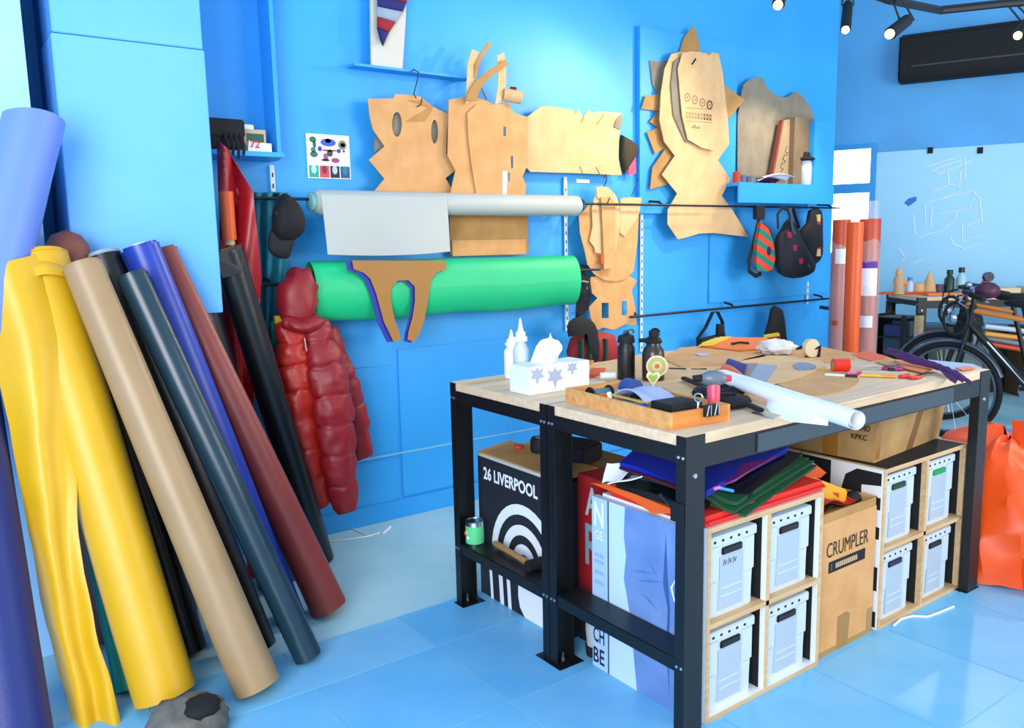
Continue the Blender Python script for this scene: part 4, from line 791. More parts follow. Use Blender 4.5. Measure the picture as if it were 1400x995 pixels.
slab('folded_vinyl', 'dark green vinyl folded in a stack over the red vinyl', [P(964, 678, Y=1.54), P(1004, 700, Y=1.465), P(1113, 628, Y=1.55), (2.02, 1.84, .715)], .010, MGRN, .003)
slab('folded_vinyl', 'lower dark green vinyl fold sticking out beneath its twin', [P(964, 686, Y=1.54), P(1020, 704, Y=1.462), P(1117, 634, Y=1.54), (2.04, 1.84, .70)], .010, MGRN, .003)
slab('folded_vinyl', 'upper dark green vinyl fold just under the black sheets', [P(966, 672, Y=1.55), P(1008, 687, Y=1.475), P(1106, 624, Y=1.57), (2.0, 1.84, .73)], .012, MGRN, .003)
slab('black_sheet', 'black vinyl sheets lying between green and blue vinyl', [P(970, 664, Y=1.56), P(1024, 676, Y=1.485), P(1098, 618, Y=1.59), (1.98, 1.84, .75)], .014, VBLK, .002)
slab('folded_vinyl', 'purple vinyl edge showing under the royal blue vinyl', [P(975, 664, Y=1.55), P(1006, 655, Y=1.51), P(1060, 622, Y=1.58), (1.95, 1.84, .765)], .006, cmat('7a1a70', .5), .002)
slab('folded_vinyl', 'royal blue vinyl folded at the top of the pile', [P(847, 632, X=1.722), P(966, 672, Y=1.515), P(1079, 609, Y=1.60), (1.98, 1.90, .792)], .02, MBLU, .004)
slab('white_offcut', 'white vinyl offcut with a pointed corner beside the blue vinyl', [P(823, 660, X=1.725), P(850, 654, X=1.74), P(868, 636, X=1.80), P(830, 632, X=1.76)], .004, M_PAPER, .003)
slab('white_offcut', 'thin white strip lying under the blue vinyl', [P(830, 661, X=1.72), P(878, 651, X=1.72), P(886, 648, X=1.80), P(845, 652, X=1.80)], .004, M_PAPER, .002)
slab('maroon_sheet', 'dark maroon vinyl sheet under the royal blue vinyl', [(1.722, 1.52, z+.095), (1.77, 1.52, z+.10), (1.85, 1.85, z+.12), (1.722, 1.83, z+.115)], .008, cmat('4a0c10', .5), .003)
slab('black_sheet', 'black scraps of vinyl on the orange edge beside bench leg', [(1.718, 1.53, z+.055), (1.80, 1.53, z+.06), (1.80, 1.86, z+.07), (1.718, 1.84, z+.06)], .02, VBLK, .005)
p = P(1085, 655, Y=1.56)
def fan(lab, px, Y, m, th=.006): return one('vinyl_offcut', MB().prism([P(x, y, Y=Y) for x, y in px], (0, .05, .004)), m, lab, 'fabric', GPF)
fan('bright orange vinyl offcut behind the green stack', [(1068, 664), (1085, 645), (1113, 633), (1130, 646), (1122, 653), (1092, 656)], 1.66, MORG)
fan('sky blue vinyl offcut lying on the red vinyl', [(1068, 666), (1100, 655), (1104, 662), (1096, 668)], 1.57, cmat('2a70e0', .5))
one('pink_marker', MB().tube([P(977, 668, Y=1.475), P(984, 666, Y=1.475)], .005, 8), cmat('f070b0', .5), 'small pink pen cap on the green vinyl', 'pen')
one('blue_marker', MB().tube([P(984, 667, Y=1.475), P(1002, 671, Y=1.475)], .005, 8), cmat('2a9ad8', .5), 'small sky blue pen lying on the green vinyl', 'pen')
# ================================================================== jeans poster board against the white shelf
py0, py1, pz = 1.500, 1.952, .598
t = thing('jeans_poster', 'pale blue poster board printed with faded jeans against the shelf side', 'poster', (1.725, 1.72, 0))
mk('board', MB().box(1.714, 1.738, py0, py1, 0, pz), cmat('c9e2f6', .5), t)
xf = 1.7135
mk('text_strip', MB().box(xf, xf+.0004, py1-.075, py1, 0, pz), cmat('b4d2ee', .5), t); mk('dark_line', MB().box(xf-.0004, xf+.0004, py1-.082, py1-.076, 0, pz), cmat('3a5068', .5), t)
jl = [(py0, .60), (1.795, .60), (1.80, .50), (1.79, .44), (1.80, .36), (1.775, .26), (1.755, .12), (1.74, .0), (py0, 0)]
MDEN = mat('denim_print', '86a8da', .6, 'plain', col2='36599a', scale=5, bump=0)
mk('printed_jeans', MB().prism([(xf-.0004, y, z_) for y, z_ in jl], (.0006, 0, 0)), MDEN, t)
mk('printed_fold', MB().prism([(xf-.0009, y, z_) for y, z_ in ((1.62, .56), (1.63, .40), (1.61, .33), (1.615, .2), (1.60, .05), (1.605, .2), (1.60, .33), (1.61, .42))], (.0004, 0, 0)), cmat('3c5c98', .6), t)
for yy_, zz_, l_, dz_ in ((1.76, .40, .09, .02), (1.74, .375, .11, .03), (1.72, .34, .07, -.03), (1.70, .46, .05, -.05), (1.56, .40, .03, .05)):
    mk('printed_crease', MB().prism([(xf-.0009, yy_, zz_), (xf-.0009, yy_-l_*.5, zz_+dz_*.5+.006), (xf-.0009, yy_-l_, zz_+dz_), (xf-.0009, yy_-l_*.5, zz_+dz_*.5-.004)], (.0004, 0, 0)), cmat('5878b4', .6), t)
mk('printed_highlight', MB().prism([(xf-.0009, y, z_) for y, z_ in ((1.575, .44), (1.60, .40), (1.585, .36), (1.568, .355), (1.585, .375), (1.592, .40))], (.0004, 0, 0)), M_PAPER, t)
def ptext(s, y, z_, h, wd, m): mk('lettering', text_mb(s, (xf-.0006, y, z_), (0, -1, 0), (0, 0, 1), height=h, width=wd, depth=0), m, t)
MLB = cmat('8fb4dc', .5)
ptext('N', py1-.012, .50, .085, .045, M_PAPER); ptext('GE', py1-.012, .455, .032, .042, cmat('e2f0fc', .5))
for zz in (.395, .372, .335, .30):
    for k in range(4): mk('print_row', MB().box(xf-.0008, xf, py1-.058+k*.012, py1-.050+k*.012, zz, zz+.014), MLB, t)
ptext('CH', py1-.004, .092, .055, .055, cmat('1c2a38', .5)); ptext('BE', py1-.004, .018, .055, .055, cmat('1c2a38', .5))
# red lettered carton further in
t = thing('red_carton', 'dark red carton with pale letters behind the middle bench legs', 'box', (1.95, 2.04, 0))
mk('body', MB().box(1.80, 2.2, 1.962, 2.125, .12, .62), cmat('9c1418', .5), t); mk('base', MB().box(1.80, 2.2, 1.962, 2.125, 0, .12), M_BLACKM, t)
mk('lettering', text_mb('A', (1.799, 2.085, .48), (0, -1, 0), (0, 0, 1), height=.105, width=.075, depth=.0006), cmat('a8b8bc', .6), t); mk('lettering', text_mb('R', (1.799, 2.085, .30), (0, -1, 0), (0, 0, 1), height=.15, width=.085, depth=.0006), cmat('7a9aa0', .6), t)
p = P(803, 883, Z=0)
t = thing('pale_pot', 'white and black small pot on the floor behind bench leg', 'pot', (1.765, 2.0, 0)); mk('pot_body', MB().lathe((1.765, 2.0, .04), [(.028, 0), (.033, .06), (.03, .10)], 14), cmat('b0b8b8', .5), t, smooth=40); mk('pot_base', MB().lathe((1.765, 2.0, 0), [(.03, 0), (.034, .04)], 14), M_BLACKM, t, smooth=40)
# ================================================================== black lettered box
lx, ly0, ly1, lz = 1.742, 2.135, 2.68, .585
t = thing('lettered_box', 'black box with white numeral and arch print under the bench', 'box', (1.95, 2.4, 0))
MLP = mat('charcoal_card', '23282e', .6, 'plain', col2='1a1e23', bump=.05)
mk('body', MB().box(lx, lx+.40, ly0, ly1, 0, lz), MLP, t)
mk('lid_edge', MB().box(lx-.002, lx+.008, ly0, ly1, lz, lz+.012), cmat('c8c4b4', .6), t)
mk('flap', MB().prism([(lx+.002, ly0, lz+.012), (lx+.002, ly1, lz+.012), (lx+.16, ly1, lz+.03), (lx+.16, ly0, lz+.03)], (0, 0, .005)), M_KRAFT3, t); mk('flap', MB().prism([(lx+.18, ly0, lz+.005), (lx+.18, ly1, lz+.005), (lx+.395, ly1, lz+.01), (lx+.395, ly0, lz+.01)], (0, 0, .005)), M_KRAFT3, t)
a = P(661, 639, X=lx); b = P(735, 667, X=lx)
mk('lettering', text_mb('26 LIVERPOOL', (lx-.0006, a.y, .495), (0, -1, 0), (0, 0, 1), width=a.y-b.y, height=.052, depth=0, bold=.03), M_PAPER, t)
cyA, czA = 2.375, .215
def arch(r0, r1, n=18):
    o = [(lx-.0008, cyA+r1*math.cos(k*math.pi/n)*.92, czA+r1*math.sin(k*math.pi/n)) for k in range(n+1)]; i_ = [(lx-.0008, cyA+r0*math.cos(k*math.pi/n)*.92, czA+r0*math.sin(k*math.pi/n)) for k in range(n, -1, -1)]
    return MB().prism(o+i_, (.0006, 0, 0))
for r0, r1 in ((.195, .235), (.115, .155), (.04, .08)): mk('printed_arch', arch(r0, r1), M_PAPER, t)
for y0_, w_ in ((2.62, .018), (2.555, .026), (2.50, .022)): mk('printed_stripe', MB().prism([(lx-.0008, y0_, .215), (lx-.0008, y0_-w_, .215), (lx-.0008, y0_-w_-.014, .002), (lx-.0008, y0_-.014, .002)], (.0006, 0, 0)), M_PAPER, t)
mk('printed_half_disc', MB().prism([P(x, y, X=lx-.0008) for x, y in ((708.5, 800), (745, 820), (752, 866), (738, 860), (727, 855), (718, 845), (711, 830), (708.5, 815))], (.0006, 0, 0)), M_PAPER, t)
q = P(700, 590, X=1.86)
t = thing('camera_lens', 'round black lens-like object lying on the lettered box', 'tool', (1.90, 2.46, .612)); mk('barrel', MB().lathe((1.90, 2.46, .612), [(.04, 0), (.045, .01), (.045, .05), (.04, .06)], 18), M_BLACKM, t, smooth=40); mk('cap', MB().lathe((1.90, 2.46, .671), [(.025, 0), (.022, .006)], 16), cmat('6a6e60', .5), t, smooth=40)
one('dark_case', MB().rbox((1.94, 2.30, .606), .14, .16, .075, .3), cmat('1a1018', .6), 'dark plum coloured case lying on the lettered box', 'case', bevel=.01)
one('red_lid_piece', MB().ell((1.86, 2.56, .622), .02, .02, .012), cmat('d03820', .5), 'small red button-like piece on the brown flap of lettered box', 'tool', smooth=60)
one('white_pebble', MB().ell((1.80, 2.26, .626), .018, .026, .013), M_PAPER, 'small white rounded object on the brown flap', 'tool', smooth=60)
# ================================================================== can and mallet on the low rail of the far bench
rz = .2585
cc = P(646, 743, Z=rz)
t = thing('green_can', 'small green paper-labelled tin can on the low bench rail', 'can', (cc.x+.012, cc.y, rz)); rr = .036
mk('can_body', MB().lathe((cc.x+.012, cc.y, rz), [(rr*.97, 0), (rr, .004), (rr, .088), (rr*.97, .092)], 24), M_STEEL, t, smooth=40)
mk('paper_label', MB().lathe((cc.x+.012, cc.y, rz+.006), [(rr*1.012, 0), (rr*1.012, .07)], 24), cmat('5fd88a', .5), t, smooth=40)
mk('lid', MB().lathe((cc.x+.012, cc.y, rz+.088), [(rr*1.02, 0), (rr*1.02, .006), (rr*.9, .006), (rr*.88, .002), (rr*.3, .002)], 24), M_STEEL, t, smooth=40)
for dy, dz, c in ((.012, .045, 'd84040'), (-.006, .03, 'f0f0e8'), (.002, .05, 'e8c838')): mk('label_print', MB().ell((cc.x+.012-rr*1.0, cc.y+dy, rz+dz), .004, .007, .009), cmat(c, .5), t)
h0 = P(676, 742, Z=rz+.02); h1 = P(720, 768, Z=rz+.02)
t = thing('brayer', 'rubber roller with wooden handle lying on the low bench rail', 'tool', ((h0.x+h1.x)/2, (h0.y+h1.y)/2, rz))
mk('handle', MB().tube([h0, h0.lerp(h1, .1), h0.lerp(h1, .5), h1], [.009, .013, .011, .012], 12), cmat('b08048', .5, 'wood'), t, smooth=50)
h2 = h1+(h1-h0).normalized()*.04; mk('fork', MB().tube([h1, h2], .006, 8), M_STEEL, t, smooth=50)
mk('roller', MB().tube([h2+Vector((-.022, 0, .002)), h2+Vector((.045, 0, .002))], .021, 16), M_BLACKM, t, smooth=40)
# ================================================================== things on the workbench
TT = TZ+.0005
T_ = lambda x, y, z=TT: P(x, y, Z=z)
def flat(name, lab, px, m, th=.003, z=TT, cat='cardboard', grp=None, sm=0):
    q = [T_(x, y, z) for x, y in px]
    if sm: q = [Vector(p) for p in smoothpts(q, sm)]
    return one(name, MB().prism(q, (0, 0, th)), m, lab, cat, grp)
GP = 'kraft pattern pieces lying on the workbench'
# kraft pieces
flat('pattern_piece', 'large kraft sheet lying behind the flasks on the bench', [(800, 512), (812, 498), (880, 484), (960, 476), (1010, 478), (1000, 500), (960, 512), (905, 522), (850, 528)], M_KRAFT2, grp=GP)
flat('pattern_piece', 'kraft sheet at back edge of bench beneath the orange vinyl', [(905, 490), (930, 476), (1000, 470), (1052, 474), (1046, 488), (980, 500), (930, 502)], M_KRAFT, z=TT+.0035, grp=GP)
flat('pattern_piece', 'rounded kraft pattern in front of the red tape roll', [(1062, 520), (1090, 502), (1140, 506), (1172, 516), (1168, 528), (1130, 540), (1085, 536)], M_KRAFT, sm=3, grp=GP)
flat('pattern_piece', 'long kraft piece under the grey cards on the bench', [(1000, 500), (1042, 486), (1105, 490), (1130, 500), (1080, 520), (1030, 528), (985, 516)], M_KRAFT2, z=TT+.0035, sm=2, grp=GP)
flat('pattern_piece', 'kraft sheet by the far corner under the tape dispenser', [(1060, 478), (1110, 472), (1180, 486), (1150, 498), (1090, 492)], M_KRAFT, z=TT, grp=GP)
flat('pattern_piece', 'kraft offcut lying under the white paper roll', [(905, 530), (960, 512), (1010, 522), (1040, 535), (1000, 552), (940, 545)], M_KRAFT2, z=TT, grp=GP)
flat('wood_slat', 'flat pale wooden slat lying along the front of the bench', [(1090, 568), (1270, 524), (1262, 519), (1085, 561)], M_BENCH, .005, cat='slat')
# squeeze bottles
def squeeze(lab, px, h, r, nozzle=True, z=TT):
    b = T_(*px)
    t = thing('squeeze_bottle', lab, 'bottle', b, 'white squeeze bottles')
    mk('bottle_body', MB().lathe(b, [(r*.9, 0), (r, .006), (r, h*.5), (r*1.0, h*.56), (r*.55, h*.66), (r*.5, h*.68)], 22), M_PLAST if nozzle else M_PAPER, t, smooth=40)
    mk('cap', MB().lathe(b+Vector((0, 0, h*.675)), [(r*.85, 0), (r*.85, h*.06), (r*.62, h*.07), (r*.62, h*.13)], 16), M_PAPER, t, smooth=40)
    mk('nozzle', MB().lathe(b+Vector((0, 0, h*.80)), [(r*.45, 0), (r*.3, h*.06), (r*.1, h*.2)], 12), M_PAPER, t, smooth=40)
    if nozzle:
        to = (CAM-b); to.z = 0; to.normalize(); sd = Vector((-to.y, to.x, 0))
        for k in range(2):
            for j in range(5): mk('blue_print', MB().rbox(b+to*r*1.0+sd*(-.016+j*.008)+Vector((0, 0, h*(.28+.06*k))), .005, .002, .008, math.atan2(to.y, to.x)+math.pi/2), cmat('3a6ac0', .5), t)
squeeze('tall translucent squeeze bottle with white nozzle by the tissue box', (713, 530), .255, .029)
squeeze('plain white squeeze bottle standing behind the taller one', (700, 516), .19, .030, False)
# tissue box
b0 = T_(724, 541); b1 = T_(806, 528); ud = (b1-b0).normalized(); vd = Vector((-ud.y, ud.x, 0)); Wt, Dt, Ht = (b1-b0).length, .115, .098
t = thing('tissue_box', 'white tissue box printed with grey leaves and a tissue standing up', 'box', b0+ud*Wt/2+vd*Dt/2)
V = lambda u, v, z: b0+ud*u+vd*v+Vector((0, 0, z))
mk('box_body', MB().hexa([V(0, 0, 0), V(Wt, 0, 0), V(Wt, Dt, 0), V(0, Dt, 0), V(0, 0, Ht), V(Wt, 0, Ht), V(Wt, Dt, Ht), V(0, Dt, Ht)]), cmat('f0f2f4', .5), t, bevel=.002)
ML = cmat('a9afc8', .6)
for cu, cv, s in ((.035, .065, .032), (.115, .05, .038), (.195, .075, .026)):
    lf = [(0, -1), (.25, -.3), (.95, -.2), (.6, .25), (.9, .8), (.3, .6), (0, 1.0), (-.3, .6), (-.9, .8), (-.6, .25), (-.95, -.2), (-.25, -.3)]
    mk('leaf_print', MB().prism([V(min(max(cu+x*s, .002), Wt-.002), -.0012, min(max(cv+y*s, .002), Ht-.002)) for x, y in lf], vd*.0008), ML, t)
tm = MB()
tm.grid(lambda u, v: V(Wt*.5+(u-.5)*(.11-.05*v)+.012*math.sin(v*5+u*4), Dt*.5+.022*math.sin(u*9+v*2)*(1-.4*v), Ht+.105*v*(1-.35*abs(u-.45)*2)+.004*math.sin(u*15)), 14, 8, .0015)
tm.grid(lambda u, v: V(Wt*.5+(u-.5)*(.10-.06*v)-.01, Dt*.5+.02+.02*math.sin(u*7+2), Ht+.085*v*(1-.5*abs(u-.6))), 12, 6, .0015)
mk('tissue', tm, M_PAPER, t, smooth=30)
c = T_(742, 512)
t = thing('paper_tub', 'white paper tub with orange print behind the tissue box', 'tub', c)
mk('tub_body', MB().lathe(c, [(.032, 0), (.038, .075), (.036, .08)], 20), M_PAPER, t, smooth=40)
to = (CAM-c); to.z = 0; to.normalize(); sd = Vector((-to.y, to.x, 0))
for k, (s_, z_, cc_) in enumerate(((.018, .05, 'e86a28'), (-.01, .035, 'e86a28'), (.006, .025, '4a9a50'))): mk('print', MB().ell(c+to*.033+sd*s_+Vector((0, 0, z_)), .008, .008, .009), cmat(cc_, .5), t)
# flasks
def rzt(c): return math.atan2(CAM.y-c.y, CAM.x-c.x)
c = T_(856, 519)
t = thing('drink_flask', 'plain black metal drinking flask with loop cap', 'flask', c); r = .0335
mk('flask_body', MB().lathe(c, [(r*.95, 0), (r, .005), (r, .11), (r*.98, .125), (r*.75, .138), (r*.75, .145)], 24), M_BLACK, t, smooth=40)
mk('cap', MB().lathe(c+Vector((0, 0, .143)), [(r*.98, 0), (r*1.0, .005), (r*.9, .026), (r*.4, .032), (r*.3, .045), (r*.15, .047)], 20), M_BLACKM, t, smooth=40)
mk('cap_loop', MB().tube([c+Vector((.0, 0, .178))+Vector((math.cos(k*.5)*.026+.012, -math.sin(k*.5)*.01, math.sin(k*.5)*.014)) for k in range(13)], .004, 6), M_GREYM, t)
c = T_(893, 520); r = .042
t = thing('drink_flask', 'dark bronze flask with side spout, loop handle and round sticker', 'flask', c)
mk('flask_body', MB().lathe(c, [(r*.95, 0), (r, .005), (r, .10), (r*.92, .118), (r*.62, .135), (r*.62, .145)], 24), cmat('4a403c', .3, 'plain', metal=.5), t, smooth=40)
mk('cap', MB().lathe(c+Vector((0, 0, .143)), [(r*.75, 0), (r*.8, .008), (r*.6, .02), (r*.42, .024), (r*.42, .045), (r*.2, .05)], 20), M_BLACKM, t, smooth=40)
mk('spout', MB().tube([c+RT*-.01+Vector((0, 0, .155)), c+RT*-.055+Vector((0, 0, .152))], .008, 8), M_BLACKM, t)
mk('cap_loop', MB().tube([c+Vector((0, 0, .182))+RT*(.006+.016*math.cos(k*.55))+Vector((0, 0, .014*math.sin(k*.55))) for k in range(12)], .005, 6), M_BLACKM, t)
to = (CAM-c); to.z = 0; to.normalize(); sd = Vector((-to.y, to.x, 0))
for rad_, dd, cc_ in ((.040, .0, 'e8dcc0'), (.034, .001, 'e0b048'), (.026, .002, '9ac0a0'), (.018, .003, 'e8d070'), (.009, .004, 'd86a38')):
    cs = c+to*(r+.004+dd)+sd*.014+Vector((0, 0, .062))
    mk('sticker_ring', MB().lathe(cs, [(rad_, 0), (rad_, .001)], 22, to), cmat(cc_, .5), t)
# wooden tray with tools
a = T_(773, 549); n_ = T_(916, 588); rr_ = T_(973, 568); ud = (a-n_).normalized(); vd = Vector((ud.y, -ud.x, 0)); vd = vd if vd.dot(rr_-n_) > 0 else -vd
Lt = (a-n_).length; Wt = (rr_-n_).dot(vd); ht = .047; V = lambda u, v, z: n_+ud*u+vd*v+Vector((0, 0, z))
t = thing('wooden_tray', 'shallow pine tray full of small tools at the bench edge', 'tray', V(Lt/2, Wt/2, 0))
def vbox(u0, u1, v0, v1, z0, z1): return MB().hexa([V(u0, v0, z0), V(u1, v0, z0), V(u1, v1, z0), V(u0, v1, z0), V(u0, v0, z1), V(u1, v0, z1), V(u1, v1, z1), V(u0, v1, z1)])
mk('base', vbox(.009, Lt-.009, .009, Wt-.009, 0, .006), M_PINE, t)
mk('side', vbox(.0, Lt*.62, 0, .009, 0, ht), M_PINE, t); mk('side', vbox(Lt*.622, Lt, 0, .009, 0, ht), M_PINE, t); mk('side', vbox(0, Lt, Wt-.009, Wt, 0, ht), M_PINE, t)
mk('end', vbox(0, .009, .009, Wt-.009, 0, ht), cmat('d98a3c', .55, 'wood', col2='c87830'), t); mk('end', vbox(Lt-.009, Lt, .009, Wt-.009, 0, ht), M_PINE, t)
bz = .0065; GTT = 'small tools in the pine tray'
one('black_case', vbox(.03, .12, .03, .15, bz, .062), M_BLACKM, 'small black rectangular case in the tray beside the clips', 'case', GTT, bevel=.003)
t = thing('tape_spool', 'dark grey thread spool lying in the far end of the tray', 'spool', V(.40, .10, bz), GTT)
mk('flange', MB().lathe(V(.42, .03, bz+.026), [(.026, 0), (.026, .006)], 18, vd), M_BLACK, t, smooth=40); mk('thread', MB().lathe(V(.42, .036, bz+.026), [(.018, 0), (.018, .07)], 18, vd), cmat('55707e', .5), t, smooth=40); mk('flange', MB().lathe(V(.42, .106, bz+.026), [(.026, 0), (.026, .006)], 18, vd), M_BLACK, t, smooth=40)
one('blue_tape_roll', MB().lathe(V(.40, .165, bz+.036), [(.018, 0), (.036, 0), (.036, .045), (.018, .045)], 20, -ud), cmat('1c4a90', .5), 'dark blue tape roll at the back of the tray', 'tape', GTT, smooth=40)
one('pale_cloth', MB().grid(lambda u, v: V(.16+.16*u, .05+.11*v, bz+.035+.025*math.sin(u*3)+.006*math.sin(v*8+u*3)), 12, 10, .004), cmat('aab4d8', .6, 'fabric'), 'pale lilac cloth folded in the middle of tray', 'cloth', GTT, smooth=60)
one('yellow_ruler', vbox(.15, .32, .035, .05, bz+.040, bz+.044), cmat('e0b850', .5), 'short yellow wooden rule on the lilac cloth', 'ruler', GTT)
t = thing('knife', 'grey craft knife with dark red and blue handle in tray', 'knife', V(.20, .03, bz), GTT)
mk('handle', MB().tube([V(.15, .022, bz+.034), V(.24, .022, bz+.032)], [.014, .012], 8, sq=.6), cmat('59685f', .5), t, smooth=50); mk('grip', MB().tube([V(.24, .022, bz+.033), V(.275, .022, bz+.034)], [.012, .008], 8, sq=.6), cmat('8a1820', .5), t, smooth=50); mk('tip', MB().tube([V(.135, .022, bz+.038), V(.15, .022, bz+.035)], .009, 8), cmat('2050b0', .5), t, smooth=50)
one('white_chalk', MB().tube([V(.30, .03, bz+.012), V(.33, .04, bz+.045)], .008, 8), M_PAPER, 'short white chalk stick leaning in the tray', 'chalk', GTT, smooth=50)
one('steel_pliers', MB().tube([V(.28, .05, bz+.02), V(.34, .08, bz+.045), V(.37, .11, bz+.03)], .010, 8), M_STEEL, 'small steel tool lying across the tray', 'tool', GTT, smooth=50)
one('black_pliers', MB().tube([V(.33, .13, bz+.02), V(.27, .16, bz+.05), V(.20, .17, bz+.04)], .011, 8), M_BLACKM, 'black handled tool along the back of the tray', 'tool', GTT, smooth=50)
one('orange_scrap', vbox(.335, .355, .02, .04, bz, .048), cmat('d8702c', .5), 'tiny orange block in the tray beside the chalk', 'tool', GTT)
t = thing('heart_badge', 'white heart-shaped card with green and orange heart in the tray', 'card', V(.30, .19, bz), GTT)
hc = P(893, 517, Z=TT+.058); hh = lambda s: [(0, -1), (.55, -.4), (1, .25), (.8, .8), (.35, .85), (0, .5), (-.35, .85), (-.8, .8), (-1, .25), (-.55, -.4)]
for s_, dd, cc_ in ((.024, 0, 'f2f2ec'), (.018, .002, 'e8c050'), (.013, .004, '8ac850')):
    mk('heart', MB().prism([hc-FW*dd+RT*x*s_+Vector((0, 0, y*s_)) for x, y in hh(0)], FW*.002), cmat(cc_, .5), t)
mk('stick', MB().tube([hc-Vector((0, 0, .022)), V(.30, .185, bz)], .002, 6), M_PAPER, t)
GBC = 'black binder clips on the tray end'
for k, (v_, lab) in enumerate(((.135, 'black binder clip gripping tray end, next to the black case'), (.165, 'black binder clip gripping tray end, next to the pink torch'))):
    t = thing('binder_clip', lab, 'clip', V(0, v_, ht-.02), GBC)
    mk('clip_body', MB().hexa([V(-.012, v_-.012, ht-.024), V(.020, v_-.012, ht-.024), V(.020, v_+.012, ht-.024), V(-.012, v_+.012, ht-.024), V(-.003, v_-.012, ht+.006), V(.012, v_-.012, ht+.006), V(.012, v_+.012, ht+.006), V(-.003, v_+.012, ht+.006)]), M_BLACKM, t)
    mk('wire_handle', MB().tube([V(-.012, v_-.008, ht-.022), V(-.016, v_-.004, ht+.010), V(-.016, v_+.004, ht+.010), V(-.012, v_+.008, ht-.022)], .0016, 6), M_STEEL, t)
t = thing('key_ring', 'steel hook ring standing up at the tray end', 'hook', V(.015, .115, ht), GTT)
mk('ring', MB().tube([V(.012, .115, ht+.030)+RT*.012*math.cos(k*.5)+Vector((0, 0, .012*math.sin(k*.5))) for k in range(12)], .0025, 6), M_STEEL, t); mk('shank', MB().tube([V(.012, .115, ht-.02), V(.012, .115, ht+.018)], .004, 6), M_STEEL, t)
# gas torch
c = T_(971, 568)+vd*.012
t = thing('gas_torch', 'small gas torch with pink body and grey head standing by the tray', 'torch', c)
mk('foot', MB().lathe(c, [(.024, 0), (.024, .006), (.019, .010)], 18), cmat('6a6a6a', .4), t, smooth=40)
mk('tank', MB().lathe(c+Vector((0, 0, .008)), [(.019, 0), (.0195, .08), (.017, .088)], 18), cmat('e8506a', .35), t, smooth=40)
hd_ = c+Vector((0, 0, .112)); mk('head', MB().ell(hd_, .042, .024, .024, 18, 12, Matrix.Rotation(-YAW, 3, 'Z')), cmat('6a7480', .35), t, smooth=60)
mk('nozzle', MB().tube([hd_-RT*.035, hd_-RT*.062], [.012, .009], 12), M_BLACKM, t, smooth=40); mk('knob', MB().tube([hd_+RT*.034, hd_+RT*.052], [.012, .009], 12), cmat('d83850', .4), t, smooth=40)
# black webbing coils behind the torch
for k, (px_, lab, rx) in enumerate((((1012, 562), 'flat coil of black webbing lying beside the pink torch', .075), ((1000, 548), 'second coil of black webbing partly under the white paper roll', .085))):
    c = T_(*px_)+Vector((.03, .08, .0)); t = thing('webbing_coil', lab, 'strap', c, 'black webbing coils')
    for j in range(3): mk('loop', MB().tube([c+Vector((math.cos(i*.42)*(rx-.014*j), math.sin(i*.42)*(rx-.014*j)*.8, .016+.004*j)) for i in range(15)], .013, 6, closed=True), M_BLACKF, t, smooth=50)
one('webbing_strap', MB().tube([T_(935, 522)+Vector((0, 0, .014)), T_(960, 535)+Vector((0, 0, .02)), T_(990, 545)+Vector((0, 0, .016)), T_(1040, 566)+Vector((0, 0, .012))], .013, 6, sq=.6), M_BLACKF, 'black strap end snaking out from under the paper roll', 'strap', smooth=50)
one('steel_rule', MB().prism([T_(1030, 563, TT+.0), T_(1060, 571, TT), T_(1058, 573, TT), T_(1027, 565, TT)], (0, 0, .002)), M_STEEL, 'thin steel rule lying beside the webbing coil', 'ruler')
# white paper roll overhanging the edge
r0 = P(985, 513, Z=TT+.045); r1 = P(1172, 574, Z=TT+.032)
axr = (r1-r0).normalized(); sdr = Vector((-axr.y, axr.x, 0)).normalized(); upr = axr.cross(sdr)*-1
if upr.z < 0: upr = -upr
t = thing('paper_roll', 'loosely rolled white paper jutting over the front edge of the bench', 'paper', (r0+r1)/2-Vector((0, 0, .04)))
def rollfn(u, v):
    th = v*9.2; rr = .031-.0012*th+.006*(1-u)*math.sin(th*.5); return r0.lerp(r1, u*(1+.0*v))+(sdr*math.cos(th+2.2)*(1+.5*(1-u))+upr*math.sin(th+2.2)*(.75+.25*u))*rr
mk('rolled_sheet', MB().grid(rollfn, 20, 44), M_PAPER, t, smooth=60)
def tongue(u, v):
    p = r0.lerp(r1, .45+.42*u); return p-sdr*(.020+.055*v*math.sin(u*math.pi)**.7)*1-upr*(.018+.022*v)+Vector((0, 0, .004*math.sin(u*8)))
mk('loose_edge', MB().grid(tongue, 12, 5, .001), M_PAPER, t, smooth=60)
# back of the bench
flat('orange_vinyl', 'bright orange vinyl sheet at the back edge of bench', [(958, 474), (985, 462), (1048, 463), (1055, 470), (1045, 478), (1010, 480)], cmat('f47a1c', .5, 'vinyl'), .006, TT+.008, 'fabric')
one('yellow_vinyl', MB().prism([T_(x, y, TT+.016) for x, y in ((955, 473), (985, 461), (1000, 461), (975, 472))], (0, 0, .004)), cmat('f0c820', .5), 'yellow vinyl strip on the orange sheet at bench back', 'fabric')
one('black_clip', MB().tube([T_(1000, 470, TT+.02), T_(1012, 468, TT+.024), T_(1024, 469, TT+.02)], .006, 6), M_BLACKM, 'small black clip lying on the orange vinyl sheet', 'clip')
c = T_(1062, 484)
mb = MB().ell(c+Vector((0, 0, .03)), .085, .075, .038, 22, 14, jit=.35); mb.v = [p+noise.noise_vector(p*30)*.010 for p in mb.v]
for p in mb.v: p.z = max(p.z, TT+.005)
one('white_bundle', mb, cmat('f2e6dc', .6), 'crumpled cream-white cloth bundle at the back of bench', 'cloth', smooth=40)
c = T_(1108, 489)
t = thing('tape_dispenser', 'steel and black tape dispenser with tan tape near the far corner', 'dispenser', c)
